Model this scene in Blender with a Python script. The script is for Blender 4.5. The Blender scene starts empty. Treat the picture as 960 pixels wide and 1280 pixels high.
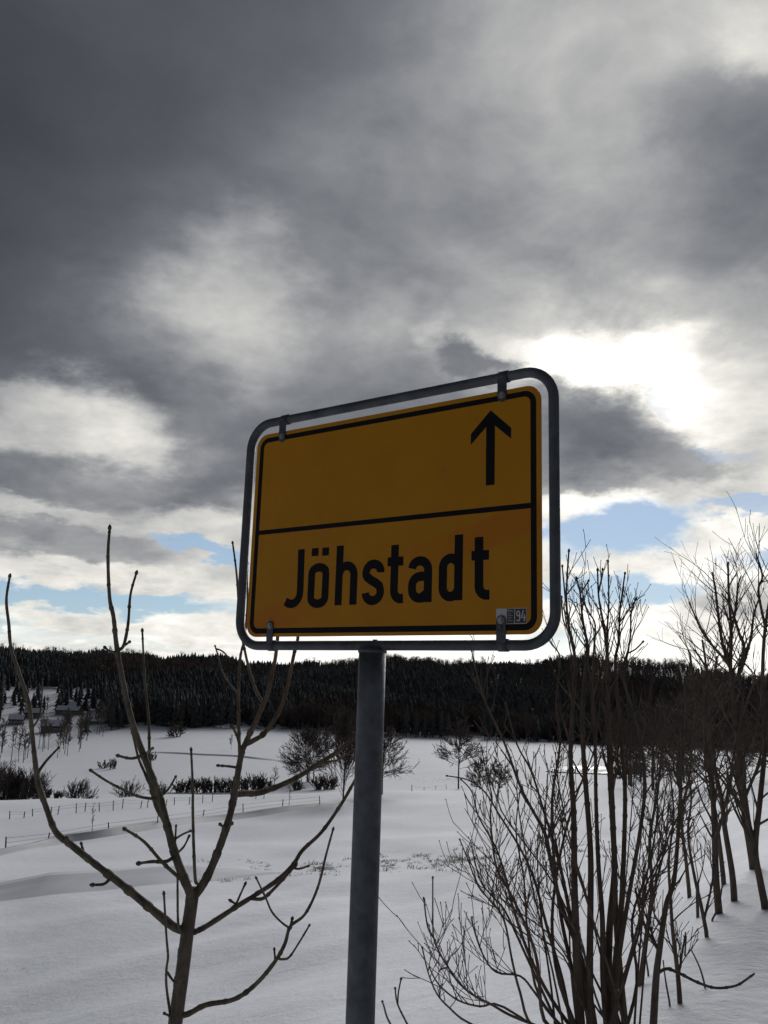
import bpy, math, random
import numpy as np
from mathutils import Vector, Matrix

SC = bpy.context.scene
COL = SC.collection
rad = math.radians

# ---------------------------------------------------------------- camera
F_PX = 1080.0                      # focal length in photo pixels (photo 960 x 1280)
PITCH, ROLL = 0.1998, -0.0316
CAM_Z = 1.65                       # eye height above the road
cp, sp = math.cos(PITCH), math.sin(PITCH)
cr, sr = math.cos(ROLL), math.sin(ROLL)
UPV = Vector((0, -sp, cp)); FWD = Vector((0, cp, sp)); XV = Vector((1, 0, 0))
RIGHT = XV * cr - UPV * sr
UP = XV * sr + UPV * cr
cam_d = bpy.data.cameras.new('camera')
cam = bpy.data.objects.new('camera', cam_d)
COL.objects.link(cam)
m = Matrix((RIGHT, UP, -FWD)).transposed().to_4x4()
m.translation = Vector((0, 0, CAM_Z))
cam.matrix_world = m
cam_d.sensor_fit = 'VERTICAL'; cam_d.sensor_height = 36.0; cam_d.sensor_width = 27.0
cam_d.lens = F_PX / 1280 * 36.0
cam_d.clip_start = 0.05; cam_d.clip_end = 9000
SC.camera = cam


def ray(px, py):
    return (RIGHT * ((px - 480) / F_PX) + UP * ((640 - py) / F_PX) + FWD)


def at(px, py, Y):
    """the place at distance Y in front of the camera that the photo shows at (px, py)"""
    d = ray(px, py)
    return Vector((d.x / d.y * Y, Y, CAM_Z + d.z / d.y * Y))


# ---------------------------------------------------------------- world: overcast winter sky with gaps
SUN_AZ, SUN_EL = rad(15.0), rad(21.0)     # azimuth from +Y towards +X
world = bpy.data.worlds.new('World'); SC.world = world
world.use_nodes = True
NT = world.node_tree; NT.nodes.clear()


class G:
    """tiny node helper"""
    def __init__(s, nt): s.nt = nt
    def _set(s, n, i, v):
        if v is None: return
        if isinstance(v, bpy.types.NodeSocket): s.nt.links.new(v, n.inputs[i])
        else: n.inputs[i].default_value = v
    def math(s, op, a, b=None, c=None, clamp=False):
        n = s.nt.nodes.new('ShaderNodeMath'); n.operation = op; n.use_clamp = clamp
        for i, v in enumerate((a, b, c)): s._set(n, i, v)
        return n.outputs[0]
    def vmath(s, op, a, b=None, out=0):
        n = s.nt.nodes.new('ShaderNodeVectorMath'); n.operation = op
        s._set(n, 0, a); s._set(n, 1, b)
        return n.outputs[out]
    def comb(s, x, y, z):
        n = s.nt.nodes.new('ShaderNodeCombineXYZ')
        for i, v in enumerate((x, y, z)): s._set(n, i, v)
        return n.outputs[0]
    def sep(s, v):
        n = s.nt.nodes.new('ShaderNodeSeparateXYZ'); s._set(n, 0, v); return n.outputs
    def noise(s, v, scale, detail=4, rough=.5, dist=0., out=0, lac=2.0):
        n = s.nt.nodes.new('ShaderNodeTexNoise'); s._set(n, 'Vector', v)
        n.inputs['Scale'].default_value = scale; n.inputs['Detail'].default_value = detail
        n.inputs['Roughness'].default_value = rough; n.inputs['Distortion'].default_value = dist
        n.inputs['Lacunarity'].default_value = lac
        return n.outputs[out]
    def mr(s, v, a, b, c=0., d=1., kind='SMOOTHSTEP'):
        n = s.nt.nodes.new('ShaderNodeMapRange'); n.interpolation_type = kind
        for i, x in enumerate((v, a, b, c, d)): s._set(n, i, x)
        return n.outputs[0]
    def mix(s, f, a, b, blend='MIX'):
        n = s.nt.nodes.new('ShaderNodeMix'); n.data_type = 'RGBA'; n.blend_type = blend
        n.clamp_factor = True
        s._set(n, 0, f); s._set(n, 6, a); s._set(n, 7, b)
        return n.outputs[2]
    def ramp(s, f, stops, interp='LINEAR'):
        n = s.nt.nodes.new('ShaderNodeValToRGB'); r = n.color_ramp; r.interpolation = interp
        while len(r.elements) > 1: r.elements.remove(r.elements[-1])
        r.elements[0].position = stops[0][0]; r.elements[0].color = stops[0][1]
        for p, c in stops[1:]:
            e = r.elements.new(p); e.color = c
        s._set(n, 0, f)
        return n.outputs[0]


def lin(v):
    v = v / 255.0
    return v / 12.92 if v <= .04045 else ((v + .055) / 1.055) ** 2.4


w = G(NT)
geo = NT.nodes.new('ShaderNodeTexCoord')
D = w.vmath('NORMALIZE', geo.outputs['Generated'])
dx, dy, dz = w.sep(D)
AZ = w.math('MULTIPLY', w.math('ARCTAN2', dx, dy), 180 / math.pi)
EL = w.math('MULTIPLY', w.math('ARCSINE', dz), 180 / math.pi)
# cloud-deck coordinates (the deck is a flat layer, so it runs together towards the horizon)
inv = w.math('DIVIDE', 1.0, w.math('ADD', w.math('MAXIMUM', dz, 0.0), 0.10))
DECK = w.comb(w.math('MULTIPLY', dx, inv), w.math('MULTIPLY', dy, inv), 0.0)
n1 = w.noise(DECK, 1.6, 6, .55, out=1)
inv2 = w.math('DIVIDE', 1.0, w.math('ADD', w.math('MAXIMUM', dz, 0.0), 0.34))
DECK2 = w.comb(w.math('MULTIPLY', dx, inv2), w.math('MULTIPLY', dy, inv2), w.math('MULTIPLY', dz, .8))
n2 = w.noise(DECK2, 9.0, 7, .6, out=1)
wv = w.vmath('SUBTRACT', n1, (.5, .5, .5)); wv2 = w.vmath('SUBTRACT', n2, (.5, .5, .5))
AE = w.comb(AZ, EL, 0.0)
AMP = w.mr(EL, 2., 22., .45, 1.0, 'LINEAR')
def warped(a1, a2):
    s1 = w.vmath('MULTIPLY', wv, (a1, a1 * .8, 0)); s2 = w.vmath('MULTIPLY', wv2, (a2, a2 * .6, 0))
    t = w.vmath('ADD', s1, s2)
    sc = NT.nodes.new('ShaderNodeVectorMath'); sc.operation = 'SCALE'
    NT.links.new(t, sc.inputs[0]); NT.links.new(AMP, sc.inputs[3])
    return w.vmath('ADD', AE, sc.outputs[0])
WP = warped(9.0, 4.5)
wx, wy, _ = w.sep(WP)
# brightness of the cloud deck over azimuth, one row per height above the horizon
GRID_Y = list(range(0, 801, 40))
GRID = [
    [78, 84, 87, 92, 100, 107, 108, 132, 155, 170, 179, 189, 213],
    [75, 78, 84, 87, 95, 101, 108, 141, 178, 172, 179, 191, 215],
    [72, 76, 84, 89, 99, 107, 108, 142, 166, 174, 185, 176, 142],
    [71, 79, 86, 96, 105, 119, 123, 138, 173, 175, 172, 145, 128],
    [73, 80, 88, 96, 106, 131, 141, 145, 161, 170, 149, 136, 127],
    [74, 86, 93, 101, 112, 131, 147, 150, 156, 187, 158, 138, 129],
    [79, 85, 90, 111, 113, 128, 138, 137, 147, 179, 161, 131, 130],
    [81, 87, 94, 126, 97, 122, 128, 131, 158, 184, 150, 118, 119],
    [80, 91, 111, 153, 113, 132, 134, 138, 157, 172, 155, 138, 138],
    [83, 95, 124, 211, 169, 136, 138, 163, 165, 172, 159, 164, 164],
    [88, 103, 135, 187, 172, 133, 186, 173, 170, 183, 190, 171, 182],
    [96, 96, 119, 138, 180, 128, 133, 179, 216, 255, 255, 203, 197],
    [139, 78, 98, 112, 160, 138, 133, 131, 213, 255, 255, 250, 215],
    [173, 173, 195, 148, 118, 120, 118, 118, 153, 134, 198, 249, 230],
    [104, 203, 214, 185, 118, 118, 118, 118, 120, 116, 155, 201, 215],
    [110, 124, 136, 131, 118, 118, 130, 140, 145, 137, 142, 221, 219],
    [194, 176, 187, 145, 190, 200, 205, 210, 235, 255, 242, 218, 227],
    [162, 148, 157, 217, 215, 215, 215, 215, 225, 247, 247, 242, 255],
    [234, 196, 169, 186, 225, 225, 225, 225, 230, 240, 255, 255, 255],
    [227, 227, 227, 232, 225, 225, 225, 225, 225, 240, 255, 255, 255],
    [223, 223, 228, 233, 253, 255, 255, 255, 253, 255, 255, 255, 253]]
GA = np.array(GRID, float)


def grid_at(az, el):
    d = Vector((math.sin(rad(az)) * math.cos(rad(el)), math.cos(rad(az)) * math.cos(rad(el)), math.sin(rad(el))))
    k = d.dot(FWD)
    px = 480 + F_PX * d.dot(RIGHT) / k; py = 640 - F_PX * d.dot(UP) / k
    gx = min(max(px / 80, 0), 12); gy = min(max(py / 40, 0), 20)
    ix, iy = min(int(gx), 11), min(int(gy), 19)
    fx, fy = gx - ix, gy - iy
    return (GA[iy, ix] * (1 - fx) + GA[iy, ix + 1] * fx) * (1 - fy) + (GA[iy + 1, ix] * (1 - fx) + GA[iy + 1, ix + 1] * fx) * fy


def squash(az): return .5 + .5 * az / (abs(az) + 40.0)


FAC = w.math('ADD', w.math('MULTIPLY', w.math('DIVIDE', wx, w.math('ADD', w.math('ABSOLUTE', wx), 40.0)), .5), .5)
rows = [1.5, 3, 4.5, 6, 7.8, 9.6, 11.4, 13.2, 15, 16.8, 18.6, 20.4, 22.5, 24.5, 27, 30, 33, 36.5, 40]
cols = [-27, -24, -21, -18, -15, -12, -9, -6, -3, 0, 3, 6, 9, 12, 15, 18, 21, 24, 27]
val = None
def grey(v): v = lin(v); return (v, v, v, 1)
for k, e in enumerate(rows):
    st = []
    far = 118 - 56 * min(1, e / 20)              # the deck away from the sun goes on as in the upper left
    st.append((squash(-175), grey(far)))
    st.append((squash(-90), grey(far)))
    st.append((squash(-50), grey(.5 * far + .5 * grid_at(-26, e))))
    for a in cols: st.append((squash(a), grey(grid_at(a, e))))
    st.append((squash(50), grey(.45 * far + .55 * grid_at(26, e))))
    st.append((squash(95), grey(far)))
    st.append((squash(175), grey(far)))
    c = w.ramp(FAC, st, 'B_SPLINE' if e > 8 else 'LINEAR')
    if val is None: val = c
    else: val = w.mix(w.mr(wy, rows[k - 1], e), val, c)
val = w.mix(w.mr(wy, 40, 62), val, grey(72))
L = w.math('MULTIPLY', w.sep(val)[0], 1.0)
L = w.math('ADD', L, w.mr(EL, 7.5, 3.5, 0.0, .13))          # low bands far away stand in the light
# distinct masses and holes of the deck (centre and half-size, turn, brightness, strength, softness)
def patch(coord, px, py, hx, hy, rot, r0, r1, amp):
    d = ray(px, py).normalized()
    az, el = math.degrees(math.atan2(d.x, d.y)), math.degrees(math.asin(d.z))
    n = NT.nodes.new('ShaderNodeMapping'); n.vector_type = 'TEXTURE'
    NT.links.new(coord, n.inputs[0])
    n.inputs['Location'].default_value = (az, el, 0)
    n.inputs['Rotation'].default_value = (0, 0, rad(rot - 1.8))
    n.inputs['Scale'].default_value = (hx / F_PX * 57.3, hy / F_PX * 57.3, 1)
    return w.mr(w.vmath('LENGTH', n.outputs[0], out=1), r0, r1, amp, 0.0)
WM = warped(6.0, 8.5)
for px, py, hx, hy, rot, v, amp, r0, r1 in [
        (300, 368, 74, 66, -30, 205, .62, .1, 1.75), (120, 538, 92, 50, -8, 226, .72, .2, 1.65), (40, 520, 60, 40, 0, 185, .6, .4, 1.4),
        (90, 600, 120, 30, 0, 118, .6, .5, 1.4), (270, 560, 60, 90, 0, 108, .6, .4, 1.4),
        (830, 490, 230, 115, -12, 205, .45, .1, 1.45), (775, 452, 125, 40, -4, 240, .68, .0, 1.65), (745, 542, 100, 46, -8, 110, .88, .35, 1.35), (690, 520, 50, 40, 0, 112, .6, .4, 1.4), (880, 500, 60, 26, -30, 240, .5, .2, 1.6), (850, 570, 70, 28, -20, 140, .75, .5, 1.3),
        (745, 632, 80, 20, 5, 250, .9, .5, 1.4), (590, 455, 55, 28, -15, 112, .8, .5, 1.3), (545, 415, 26, 26, 0, 195, .7, .4, 1.5),
        (95, 672, 130, 26, -4, 150, .85, .55, 1.25), (60, 640, 110, 10, -3, 200, .6, .5, 1.5), (95, 715, 150, 11, 0, 228, .85, .5, 1.5), (120, 782, 190, 12, 0, 224, .8, .5, 1.5), (270, 765, 70, 22, 0, 228, .8, .5, 1.5), (250, 655, 60, 22, 0, 215, .8, .4, 1.4),
        (820, 700, 130, 17, 3, 245, .9, .5, 1.4), (890, 655, 90, 14, 10, 236, .8, .5, 1.4), (930, 755, 70, 24, 0, 165, .7, .5, 1.3), (850, 790, 150, 16, 0, 242, .8, .5, 1.5),
        (690, 130, 22, 30, 0, 178, .6, .2, 1.5), (755, 195, 40, 22, 0, 172, .6, .2, 1.5), (945, 45, 50, 30, 0, 225, .6, .3, 1.5), (900, 140, 90, 50, 0, 115, .5, .3, 1.5)]:
    L = w.math('ADD', L, w.math('MULTIPLY', w.math('SUBTRACT', lin(v), L), patch(WM, px, py, hx, hy, rot, r0, r1, amp)))
# texture of the deck: soft billows, finer wisps
b1 = w.noise(DECK2, 5.5, 8, .58, .35)
b2 = w.noise(w.vmath('ADD', DECK2, (7.3, 2.1, 0)), 11.0, 7, .58, .3)
tex = w.math('ADD', w.math('MULTIPLY', w.math('SUBTRACT', b1, .5), 1.05), w.math('MULTIPLY', w.math('SUBTRACT', b2, .5), .5))
tex = w.math('MULTIPLY', tex, w.mr(L, .05, .25, .35, 1.0))
L = w.math('MULTIPLY', L, w.math('ADD', tex, 1.0))
# glow of the veiled sun
sd = Vector((math.sin(SUN_AZ) * math.cos(SUN_EL), math.cos(SUN_AZ) * math.cos(SUN_EL), math.sin(SUN_EL)))
ca = w.vmath('DOT_PRODUCT', D, tuple(sd), out=1)
ang = w.math('MULTIPLY', w.math('ARCCOSINE', w.math('MINIMUM', ca, 1.0)), 180 / math.pi)
glow = w.math('EXPONENT', w.math('MULTIPLY', w.math('POWER', w.math('DIVIDE', ang, 6.0), 2.0), -1.0))
L = w.math('MULTIPLY', L, w.math('ADD', w.math('MULTIPLY', glow, w.mr(L, .3, .9, 0.0, .9)), 1.0))
tint = w.ramp(L, [(0.0, (.72, .79, .96, 1)), (.10, (.76, .81, .94, 1)), (.22, (.81, .845, .92, 1)), (.38, (.865, .872, .885, 1)), (.75, (.92, .90, .83, 1)), (1.0, (.92, .90, .85, 1))])
L2 = w.math('MULTIPLY', L, 1.17)
CLOUD = w.vmath('MULTIPLY', tint, w.comb(L2, L2, L2))
# gaps of clear sky between the low cloud bands
WG = warped(5.0, 8.0)
GAPS = [(110, 750, 165, 14, 0, 1.0), (258, 690, 60, 11, -16, .95), (70, 800, 190, 6, 0, .35), (775, 662, 85, 30, 14, 1.0),
        (775, 737, 95, 18, 3, .95), (930, 628, 50, 10, 0, .8), (900, 562, 34, 9, -15, .4), (830, 502, 26, 7, -20, .3), (705, 800, 40, 12, 0, .5),
        (-120, 770, 120, 16, 0, .9), (1060, 690, 110, 18, 0, .9), (1150, 760, 120, 14, 0, .9), (-330, 760, 140, 14, 0, .8)]
gap = None
for px, py, hx, hy, rot, amp in GAPS:
    g_ = patch(WG, px, py, hx, hy, rot, .75, 1.35, amp)
    gap = g_ if gap is None else w.math('MAXIMUM', gap, g_)
sky = NT.nodes.new('ShaderNodeTexSky'); sky.sky_type = 'NISHITA'; sky.sun_disc = False
sky.sun_elevation = SUN_EL; sky.sun_rotation = SUN_AZ
sky.altitude = 700; sky.air_density = 1.0; sky.dust_density = .2; sky.ozone_density = 4.0
WSTR = 0.10
cl = NT.nodes.new('ShaderNodeVectorMath'); cl.operation = 'SCALE'
NT.links.new(CLOUD, cl.inputs[0]); cl.inputs[3].default_value = 1.0 / WSTR
clear = w.vmath('MULTIPLY', w.mix(.45, sky.outputs[0], (5.0, 5.8, 6.7, 1)), (.84, .86, .87))   # thin high veil in the gaps
final = w.mix(gap, cl.outputs[0], clear)
bg = NT.nodes.new('ShaderNodeBackground'); bg.inputs[1].default_value = WSTR
NT.links.new(final, bg.inputs[0])
wo = NT.nodes.new('ShaderNodeOutputWorld'); NT.links.new(bg.outputs[0], wo.inputs[0])

# ---------------------------------------------------------------- sun behind thin cloud
sun_d = bpy.data.lights.new('sun', 'SUN'); sun_d.energy = 2.25; sun_d.angle = rad(32); sun_d.color = (1.0, .98, .955)
sun = bpy.data.objects.new('sun', sun_d); COL.objects.link(sun)
sun.rotation_euler = (-sd).to_track_quat('-Z', 'Y').to_euler()

SC.view_settings.view_transform = 'Standard'; SC.view_settings.look = 'None'
SC.view_settings.exposure = 0.0; SC.view_settings.gamma = 1.0
SC.render.engine = 'CYCLES'
SC.cycles.use_denoising = True
SC.cycles.max_bounces = 5; SC.cycles.diffuse_bounces = 3

# ---------------------------------------------------------------- helpers
def tag(o, label=None, cat=None, group=None, kind=None):
    if label: o['label'] = label
    if cat: o['category'] = cat
    if group: o['group'] = group
    if kind: o['kind'] = kind
    return o


def thing(name, loc, label, cat, group=None):
    o = bpy.data.objects.new(name, None); COL.objects.link(o)
    o.location = loc; o.empty_display_size = .1
    return tag(o, label, cat, group)


class MB:
    """collects geometry (world coordinates) for ONE mesh object"""
    def __init__(s): s.v = []; s.f = []
    def quad(s, pts):
        n = len(s.v); s.v += [tuple(p) for p in pts]; s.f.append(tuple(range(n, n + len(pts))))
    def box(s, c, sx, sy, sz, ax=None):
        c = Vector(c); ax = ax or (Vector((1, 0, 0)), Vector((0, 1, 0)), Vector((0, 0, 1)))
        n = len(s.v)
        for k in (-1, 1):
            for j in (-1, 1):
                for i in (-1, 1):
                    s.v.append(tuple(c + ax[0] * (i * sx / 2) + ax[1] * (j * sy / 2) + ax[2] * (k * sz / 2)))
        for f in ((0, 2, 3, 1), (4, 5, 7, 6), (0, 1, 5, 4), (2, 6, 7, 3), (0, 4, 6, 2), (1, 3, 7, 5)):
            s.f.append(tuple(n + i for i in f))
    def tube(s, path, radii, sides=6, cap=True, closed=False):
        P = [Vector(p) for p in path]; N = len(P)
        if not hasattr(radii, '__len__'): radii = [radii] * N
        n0 = len(s.v)
        T = []
        for i in range(N):
            a = P[(i - 1) % N] if (closed or i > 0) else P[i]
            b = P[(i + 1) % N] if (closed or i < N - 1) else P[i]
            T.append((b - a).normalized())
        ref = Vector((0, 0, 1)) if abs(T[0].z) < .9 else Vector((1, 0, 0))
        u = T[0].cross(ref).normalized()
        for i in range(N):
            u = (u - T[i] * u.dot(T[i])); u.normalize()
            v = T[i].cross(u)
            for k in range(sides):
                a = 2 * math.pi * k / sides
                s.v.append(tuple(P[i] + (u * math.cos(a) + v * math.sin(a)) * radii[i]))
        for i in range(N if closed else N - 1):
            j = (i + 1) % N
            for k in range(sides):
                k2 = (k + 1) % sides
                s.f.append((n0 + i * sides + k, n0 + i * sides + k2, n0 + j * sides + k2, n0 + j * sides + k))
        if cap and not closed:
            s.f.append(tuple(n0 + k for k in reversed(range(sides))))
            s.f.append(tuple(n0 + (N - 1) * sides + k for k in range(sides)))
    def build(s, name, mat, parent=None, smooth=True, label=None, kind=None):
        me = bpy.data.meshes.new(name)
        org = parent_origin(parent) if parent else Vector((0, 0, 0))
        if s.v:
            va = np.array(s.v, dtype=np.float64) - np.array(org)
            me.from_pydata(va.tolist(), [], s.f)
        me.materials.append(mat)
        if smooth: me.polygons.foreach_set('use_smooth', [True] * len(me.polygons))
        me.update()
        o = bpy.data.objects.new(name, me); COL.objects.link(o)
        if parent: o.parent = parent
        if label: o['label'] = label
        if kind: o['kind'] = kind
        return o


def parent_origin(p):
    v = Vector(p.location)
    while p.parent:
        p = p.parent; v = v + Vector(p.location)
    return v


def copy_tree(o, parent=None):
    c = o.copy(); COL.objects.link(c)
    if parent: c.parent = parent
    for ch in list(o.children): copy_tree(ch, c)
    return c


# ---------------------------------------------------------------- materials
def mat(name, base, rough=.8, metal=0., var=.25, scale=8., bump=0., bscale=40., spec=.3, detail=6, stretch=(1, 1, 1), base2=None):
    mt = bpy.data.materials.new(name); mt.use_nodes = True
    nt = mt.node_tree; b = nt.nodes['Principled BSDF']; g = G(nt)
    tc = nt.nodes.new('ShaderNodeTexCoord')
    v = g.vmath('MULTIPLY', tc.outputs['Object'], stretch)
    n = g.noise(v, scale, detail, .6)
    b2 = base2 or tuple(c * (1 - var) for c in base)
    b1 = base if base2 else tuple(min(1, c * (1 + var)) for c in base)
    c = g.ramp(n, [(.3, (*b2, 1)), (.7, (*b1, 1))])
    nt.links.new(c, b.inputs['Base Color'])
    b.inputs['Roughness'].default_value = rough; b.inputs['Metallic'].default_value = metal
    b.inputs['Specular IOR Level'].default_value = spec
    if bump:
        bn = nt.nodes.new('ShaderNodeBump'); bn.inputs['Strength'].default_value = bump; bn.inputs['Distance'].default_value = .01
        nt.links.new(g.noise(v, bscale, 5, .6), bn.inputs['Height']); nt.links.new(bn.outputs[0], b.inputs['Normal'])
    return mt


M_BARK = mat('sapling_bark', (.118, .098, .074), .85, var=.55, scale=38, bump=.6, bscale=120, stretch=(1, 1, .35))
M_BUD = mat('bud', (.03, .022, .018), .7, var=.2)
M_SHRUB = mat('shrub_bark', (.105, .080, .064), .9, var=.45, scale=25, bump=.5, bscale=90, stretch=(1, 1, .3))
M_TREE = mat('tree_bark', (.042, .033, .028), .9, var=.4, scale=6, bump=.6, bscale=30, stretch=(1, 1, .3))
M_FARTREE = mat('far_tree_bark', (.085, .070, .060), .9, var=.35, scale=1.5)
M_SPRUCE = mat('spruce_needles', (.058, .066, .067), .95, var=.25, scale=.12, detail=2, spec=.05)
M_BROWN = mat('bare_twigs', (.095, .070, .058), .9, var=.35, scale=.06, detail=2)
M_GALV = mat('galvanised_steel', (.105, .115, .130), .55, .35, var=.38, scale=16, bump=.2, bscale=160)
M_TUBE = mat('weathered_zinc', (.080, .088, .10), .55, .35, var=.35, scale=14, bump=.1, bscale=120)
M_CLAMP = mat('zinc_clamp', (.075, .08, .095), .5, .4, var=.3, scale=30)
M_BOLT = mat('bright_zinc', (.30, .30, .31), .4, .5, var=.2, scale=60)
M_BLACK = mat('black_film', (.008, .008, .009), .6, var=.2, scale=6, spec=.12)
M_WHITE = mat('white_film', (.50, .51, .50), .6, var=.08, scale=30)
M_DARKFILM = mat('grey_film', (.045, .048, .055), .5, var=.15, scale=20)
M_GREYTEXT = mat('worn_print', (.36, .36, .36), .6, var=.2, scale=40)
M_WOOD = mat('weathered_wood', (.09, .075, .06), .9, var=.3, scale=8, stretch=(4, 4, .5), bump=.4)
M_WIRE = mat('fence_wire', (.10, .10, .10), .6, .6)
M_GRASS = mat('dead_grass', (.24, .21, .165), .9, var=.3, scale=3)
M_WALL = mat('house_render', (.17, .15, .13), .9, var=.12, scale=.8)
M_ROOF = mat('slate_roof', (.035, .035, .04), .75, var=.25, scale=1.2)
M_PANE = mat('window_glass', (.02, .025, .03), .1, spec=.6)
M_ASPHALT = mat('asphalt', (.045, .046, .05), .75, var=.2, scale=3, bump=.3, bscale=200)

# snow
M_SNOW = bpy.data.materials.new('snow'); M_SNOW.use_nodes = True
nt = M_SNOW.node_tree; b = nt.nodes['Principled BSDF']; g = G(nt)
tc = nt.nodes.new('ShaderNodeTexCoord'); P = tc.outputs['Object']
na = g.noise(P, .05, 6, .6); nb = g.noise(P, 1.3, 6, .65); nc = g.noise(g.vmath('MULTIPLY', P, (1, 1, 1)), 9, 5, .6)
f = g.math('ADD', g.math('MULTIPLY', na, .6), g.math('MULTIPLY', nb, .4))
c = g.ramp(f, [(.35, (.80, .83, .895, 1)), (.65, (.86, .885, .945, 1))])
# thin bits of grass and earth showing through here and there
spk = g.math('MULTIPLY', g.mr(g.noise(P, .11, 3, .5), .58, .70), g.mr(g.noise(P, 1.1, 7, .7), .58, .72))
c = g.mix(g.math('MULTIPLY', spk, .32), c, (.20, .18, .15, 1))
nt.links.new(c, b.inputs['Base Color'])
b.inputs['Roughness'].default_value = .75; b.inputs['Specular IOR Level'].default_value = .08
bn = nt.nodes.new('ShaderNodeBump'); bn.inputs['Strength'].default_value = .55; bn.inputs['Distance'].default_value = .12
h = g.math('ADD', g.math('MULTIPLY', nb, .8), g.math('ADD', g.math('MULTIPLY', nc, .22), g.math('MULTIPLY', g.noise(P, 55, 4, .7), .05)))
nt.links.new(h, bn.inputs['Height']); nt.links.new(bn.outputs[0], b.inputs['Normal'])
M_SHADESNOW = mat('shade_grey_snow', (.64, .665, .72), .7, var=.1, scale=.3)  # greyer snow: plain cover on roofs, painted-in shade on the drift
M_PACKED = mat('packed_snow', (.44, .45, .48), .6, var=.12, scale=.5)
M_ICE = mat('ice', (.75, .78, .82), .12, var=.05, scale=.2, spec=.6)

# ---------------------------------------------------------------- terrain (camera-relative heights; road level = -1.65)
P0 = np.array([.27, 2.43]); ph = rad(28)
UR = np.array([math.sin(ph), math.cos(ph)]); NL = np.array([-math.cos(ph), math.sin(ph)])   # road direction, left of it
ROWS_Y = [16, 32, 52, 85, 120, 150, 200, 255, 350, 470, 570, 1150]
COLS_X = [0, 240, 480, 720, 960]
PROF = {0: [1330, 1190, 1100, 1055, 1018, 998, 1012, 990, 958, 932, 915, 814],
        240: [1250, 1150, 1092, 1045, 1012, 992, 1008, 985, 950, 925, 910, 829],
        480: [1210, 1135, 1082, 1038, 1005, 987, 1003, 980, 950, 930, 918, 836],
        720: [1160, 1095, 1055, 1020, 995, 983, 990, 972, 950, 935, 926, 828],
        960: [1060, 1030, 1005, 990, 980, 975, 978, 968, 955, 942, 936, 850]}
zc = []; az_c = []
for x in COLS_X:
    zz = [at(x, y, Y).z - CAM_Z for y, Y in zip(PROF[x], ROWS_Y)]
    zz += [zz[-1] * .85 + 4, zz[-1] * .6, 0.0]
    zc.append(zz); az_c.append(at(x, 950, 1).x)
ZY = np.array(ROWS_Y + [1700, 2600, 4200], float); ZC = np.array(zc); AC = np.array(az_c)


def z_near(x, y):
    dxy0, dxy1 = x - P0[0], y - P0[1]
    s = dxy0 * UR[0] + dxy1 * UR[1]; t = dxy0 * NL[0] + dxy1 * NL[1]
    drop = np.interp(t, [-60, -14, -9, -1.2, 0, .5, 1.5, 3, 6.6, 14, 24, 60, 200], [-9, -2.2, 0, 0, .02, .14, .85, 1.6, 2.9, 5.2, 8, 15, 24])
    return -1.65 - .1 - .05 * np.clip(s, 0, 60) - drop


def z_far(x, y):
    R = np.maximum(y, 1e-3)
    a = np.where(y > 1, x / np.maximum(y, 1), np.sign(x) * 9)
    Yq = np.clip(np.where(np.abs(a) > .62, np.hypot(x, y) * .85, y), 16, 4200)
    cols = np.stack([np.interp(Yq, ZY, ZC[i]) for i in range(5)], -1)
    aq = np.clip(a, AC[0], AC[-1])
    k = np.clip(np.searchsorted(AC, aq) - 1, 0, 3)
    f = (aq - AC[k]) / (AC[k + 1] - AC[k])
    f = f * f * (3 - 2 * f) * .5 + f * .5
    z0 = np.take_along_axis(cols, k[..., None], -1)[..., 0]; z1 = np.take_along_axis(cols, (k + 1)[..., None], -1)[..., 0]
    return z0 * (1 - f) + z1 * f


TH = np.concatenate([np.linspace(-math.pi, -.62, 90, endpoint=False), np.linspace(-.62, .62, 330, endpoint=False), np.linspace(.62, math.pi, 91)])[:-1]
RR = np.exp(np.linspace(math.log(.35), math.log(4200), 330))
TG, RG = np.meshgrid(TH, RR)
XG, YG = RG * np.sin(TG), RG * np.cos(TG)
wn = np.clip((RG - 11) / 26, 0, 1); wn = wn * wn * (3 - 2 * wn)
ZG = z_near(XG, YG) * (1 - wn) + z_far(XG, YG) * wn
ker = np.array([1, 3, 5, 6, 5, 3, 1.]); ker /= ker.sum()
pad = np.pad(ZG, ((3, 3), (0, 0)), 'edge'); ZS = sum(ker[i] * pad[i:i + ZG.shape[0]] for i in range(7))
far = np.clip((RG - 6) / 10, 0, 1); ZG = ZG * (1 - far) + ZS * far
padt = np.pad(ZG, ((0, 0), (4, 4)), 'wrap'); ZT = sum(padt[:, i:i + ZG.shape[1]] for i in range(9)) / 9
ZG = ZG * (1 - far * .8) + ZT * far * .8
# wind-shaped unevenness
rs = np.random.RandomState(4)
for k in range(26):
    lam = 10 ** rs.uniform(-.1, 1.5); th = rs.uniform(0, math.pi); p = rs.uniform(0, 6.3)
    fade = np.clip(lam / (RG * .05 + .2) - 1, 0, 1)
    ZG += .0026 * lam * fade * np.sin((XG * math.cos(th) + YG * math.sin(th)) * 2 * math.pi / lam + p + .8 * np.sin(YG * 1.7 / lam + k)) * np.clip((RG - 1) / 6, 0, 1)
ZG += np.clip((RG - 700) / 400, 0, 1) * (3.2 * np.sin(TG * 23 + 1.0) + 2.2 * np.sin(TG * 61 + .4) + 1.3 * np.sin(TG * 137))
ZG += CAM_Z


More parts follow.
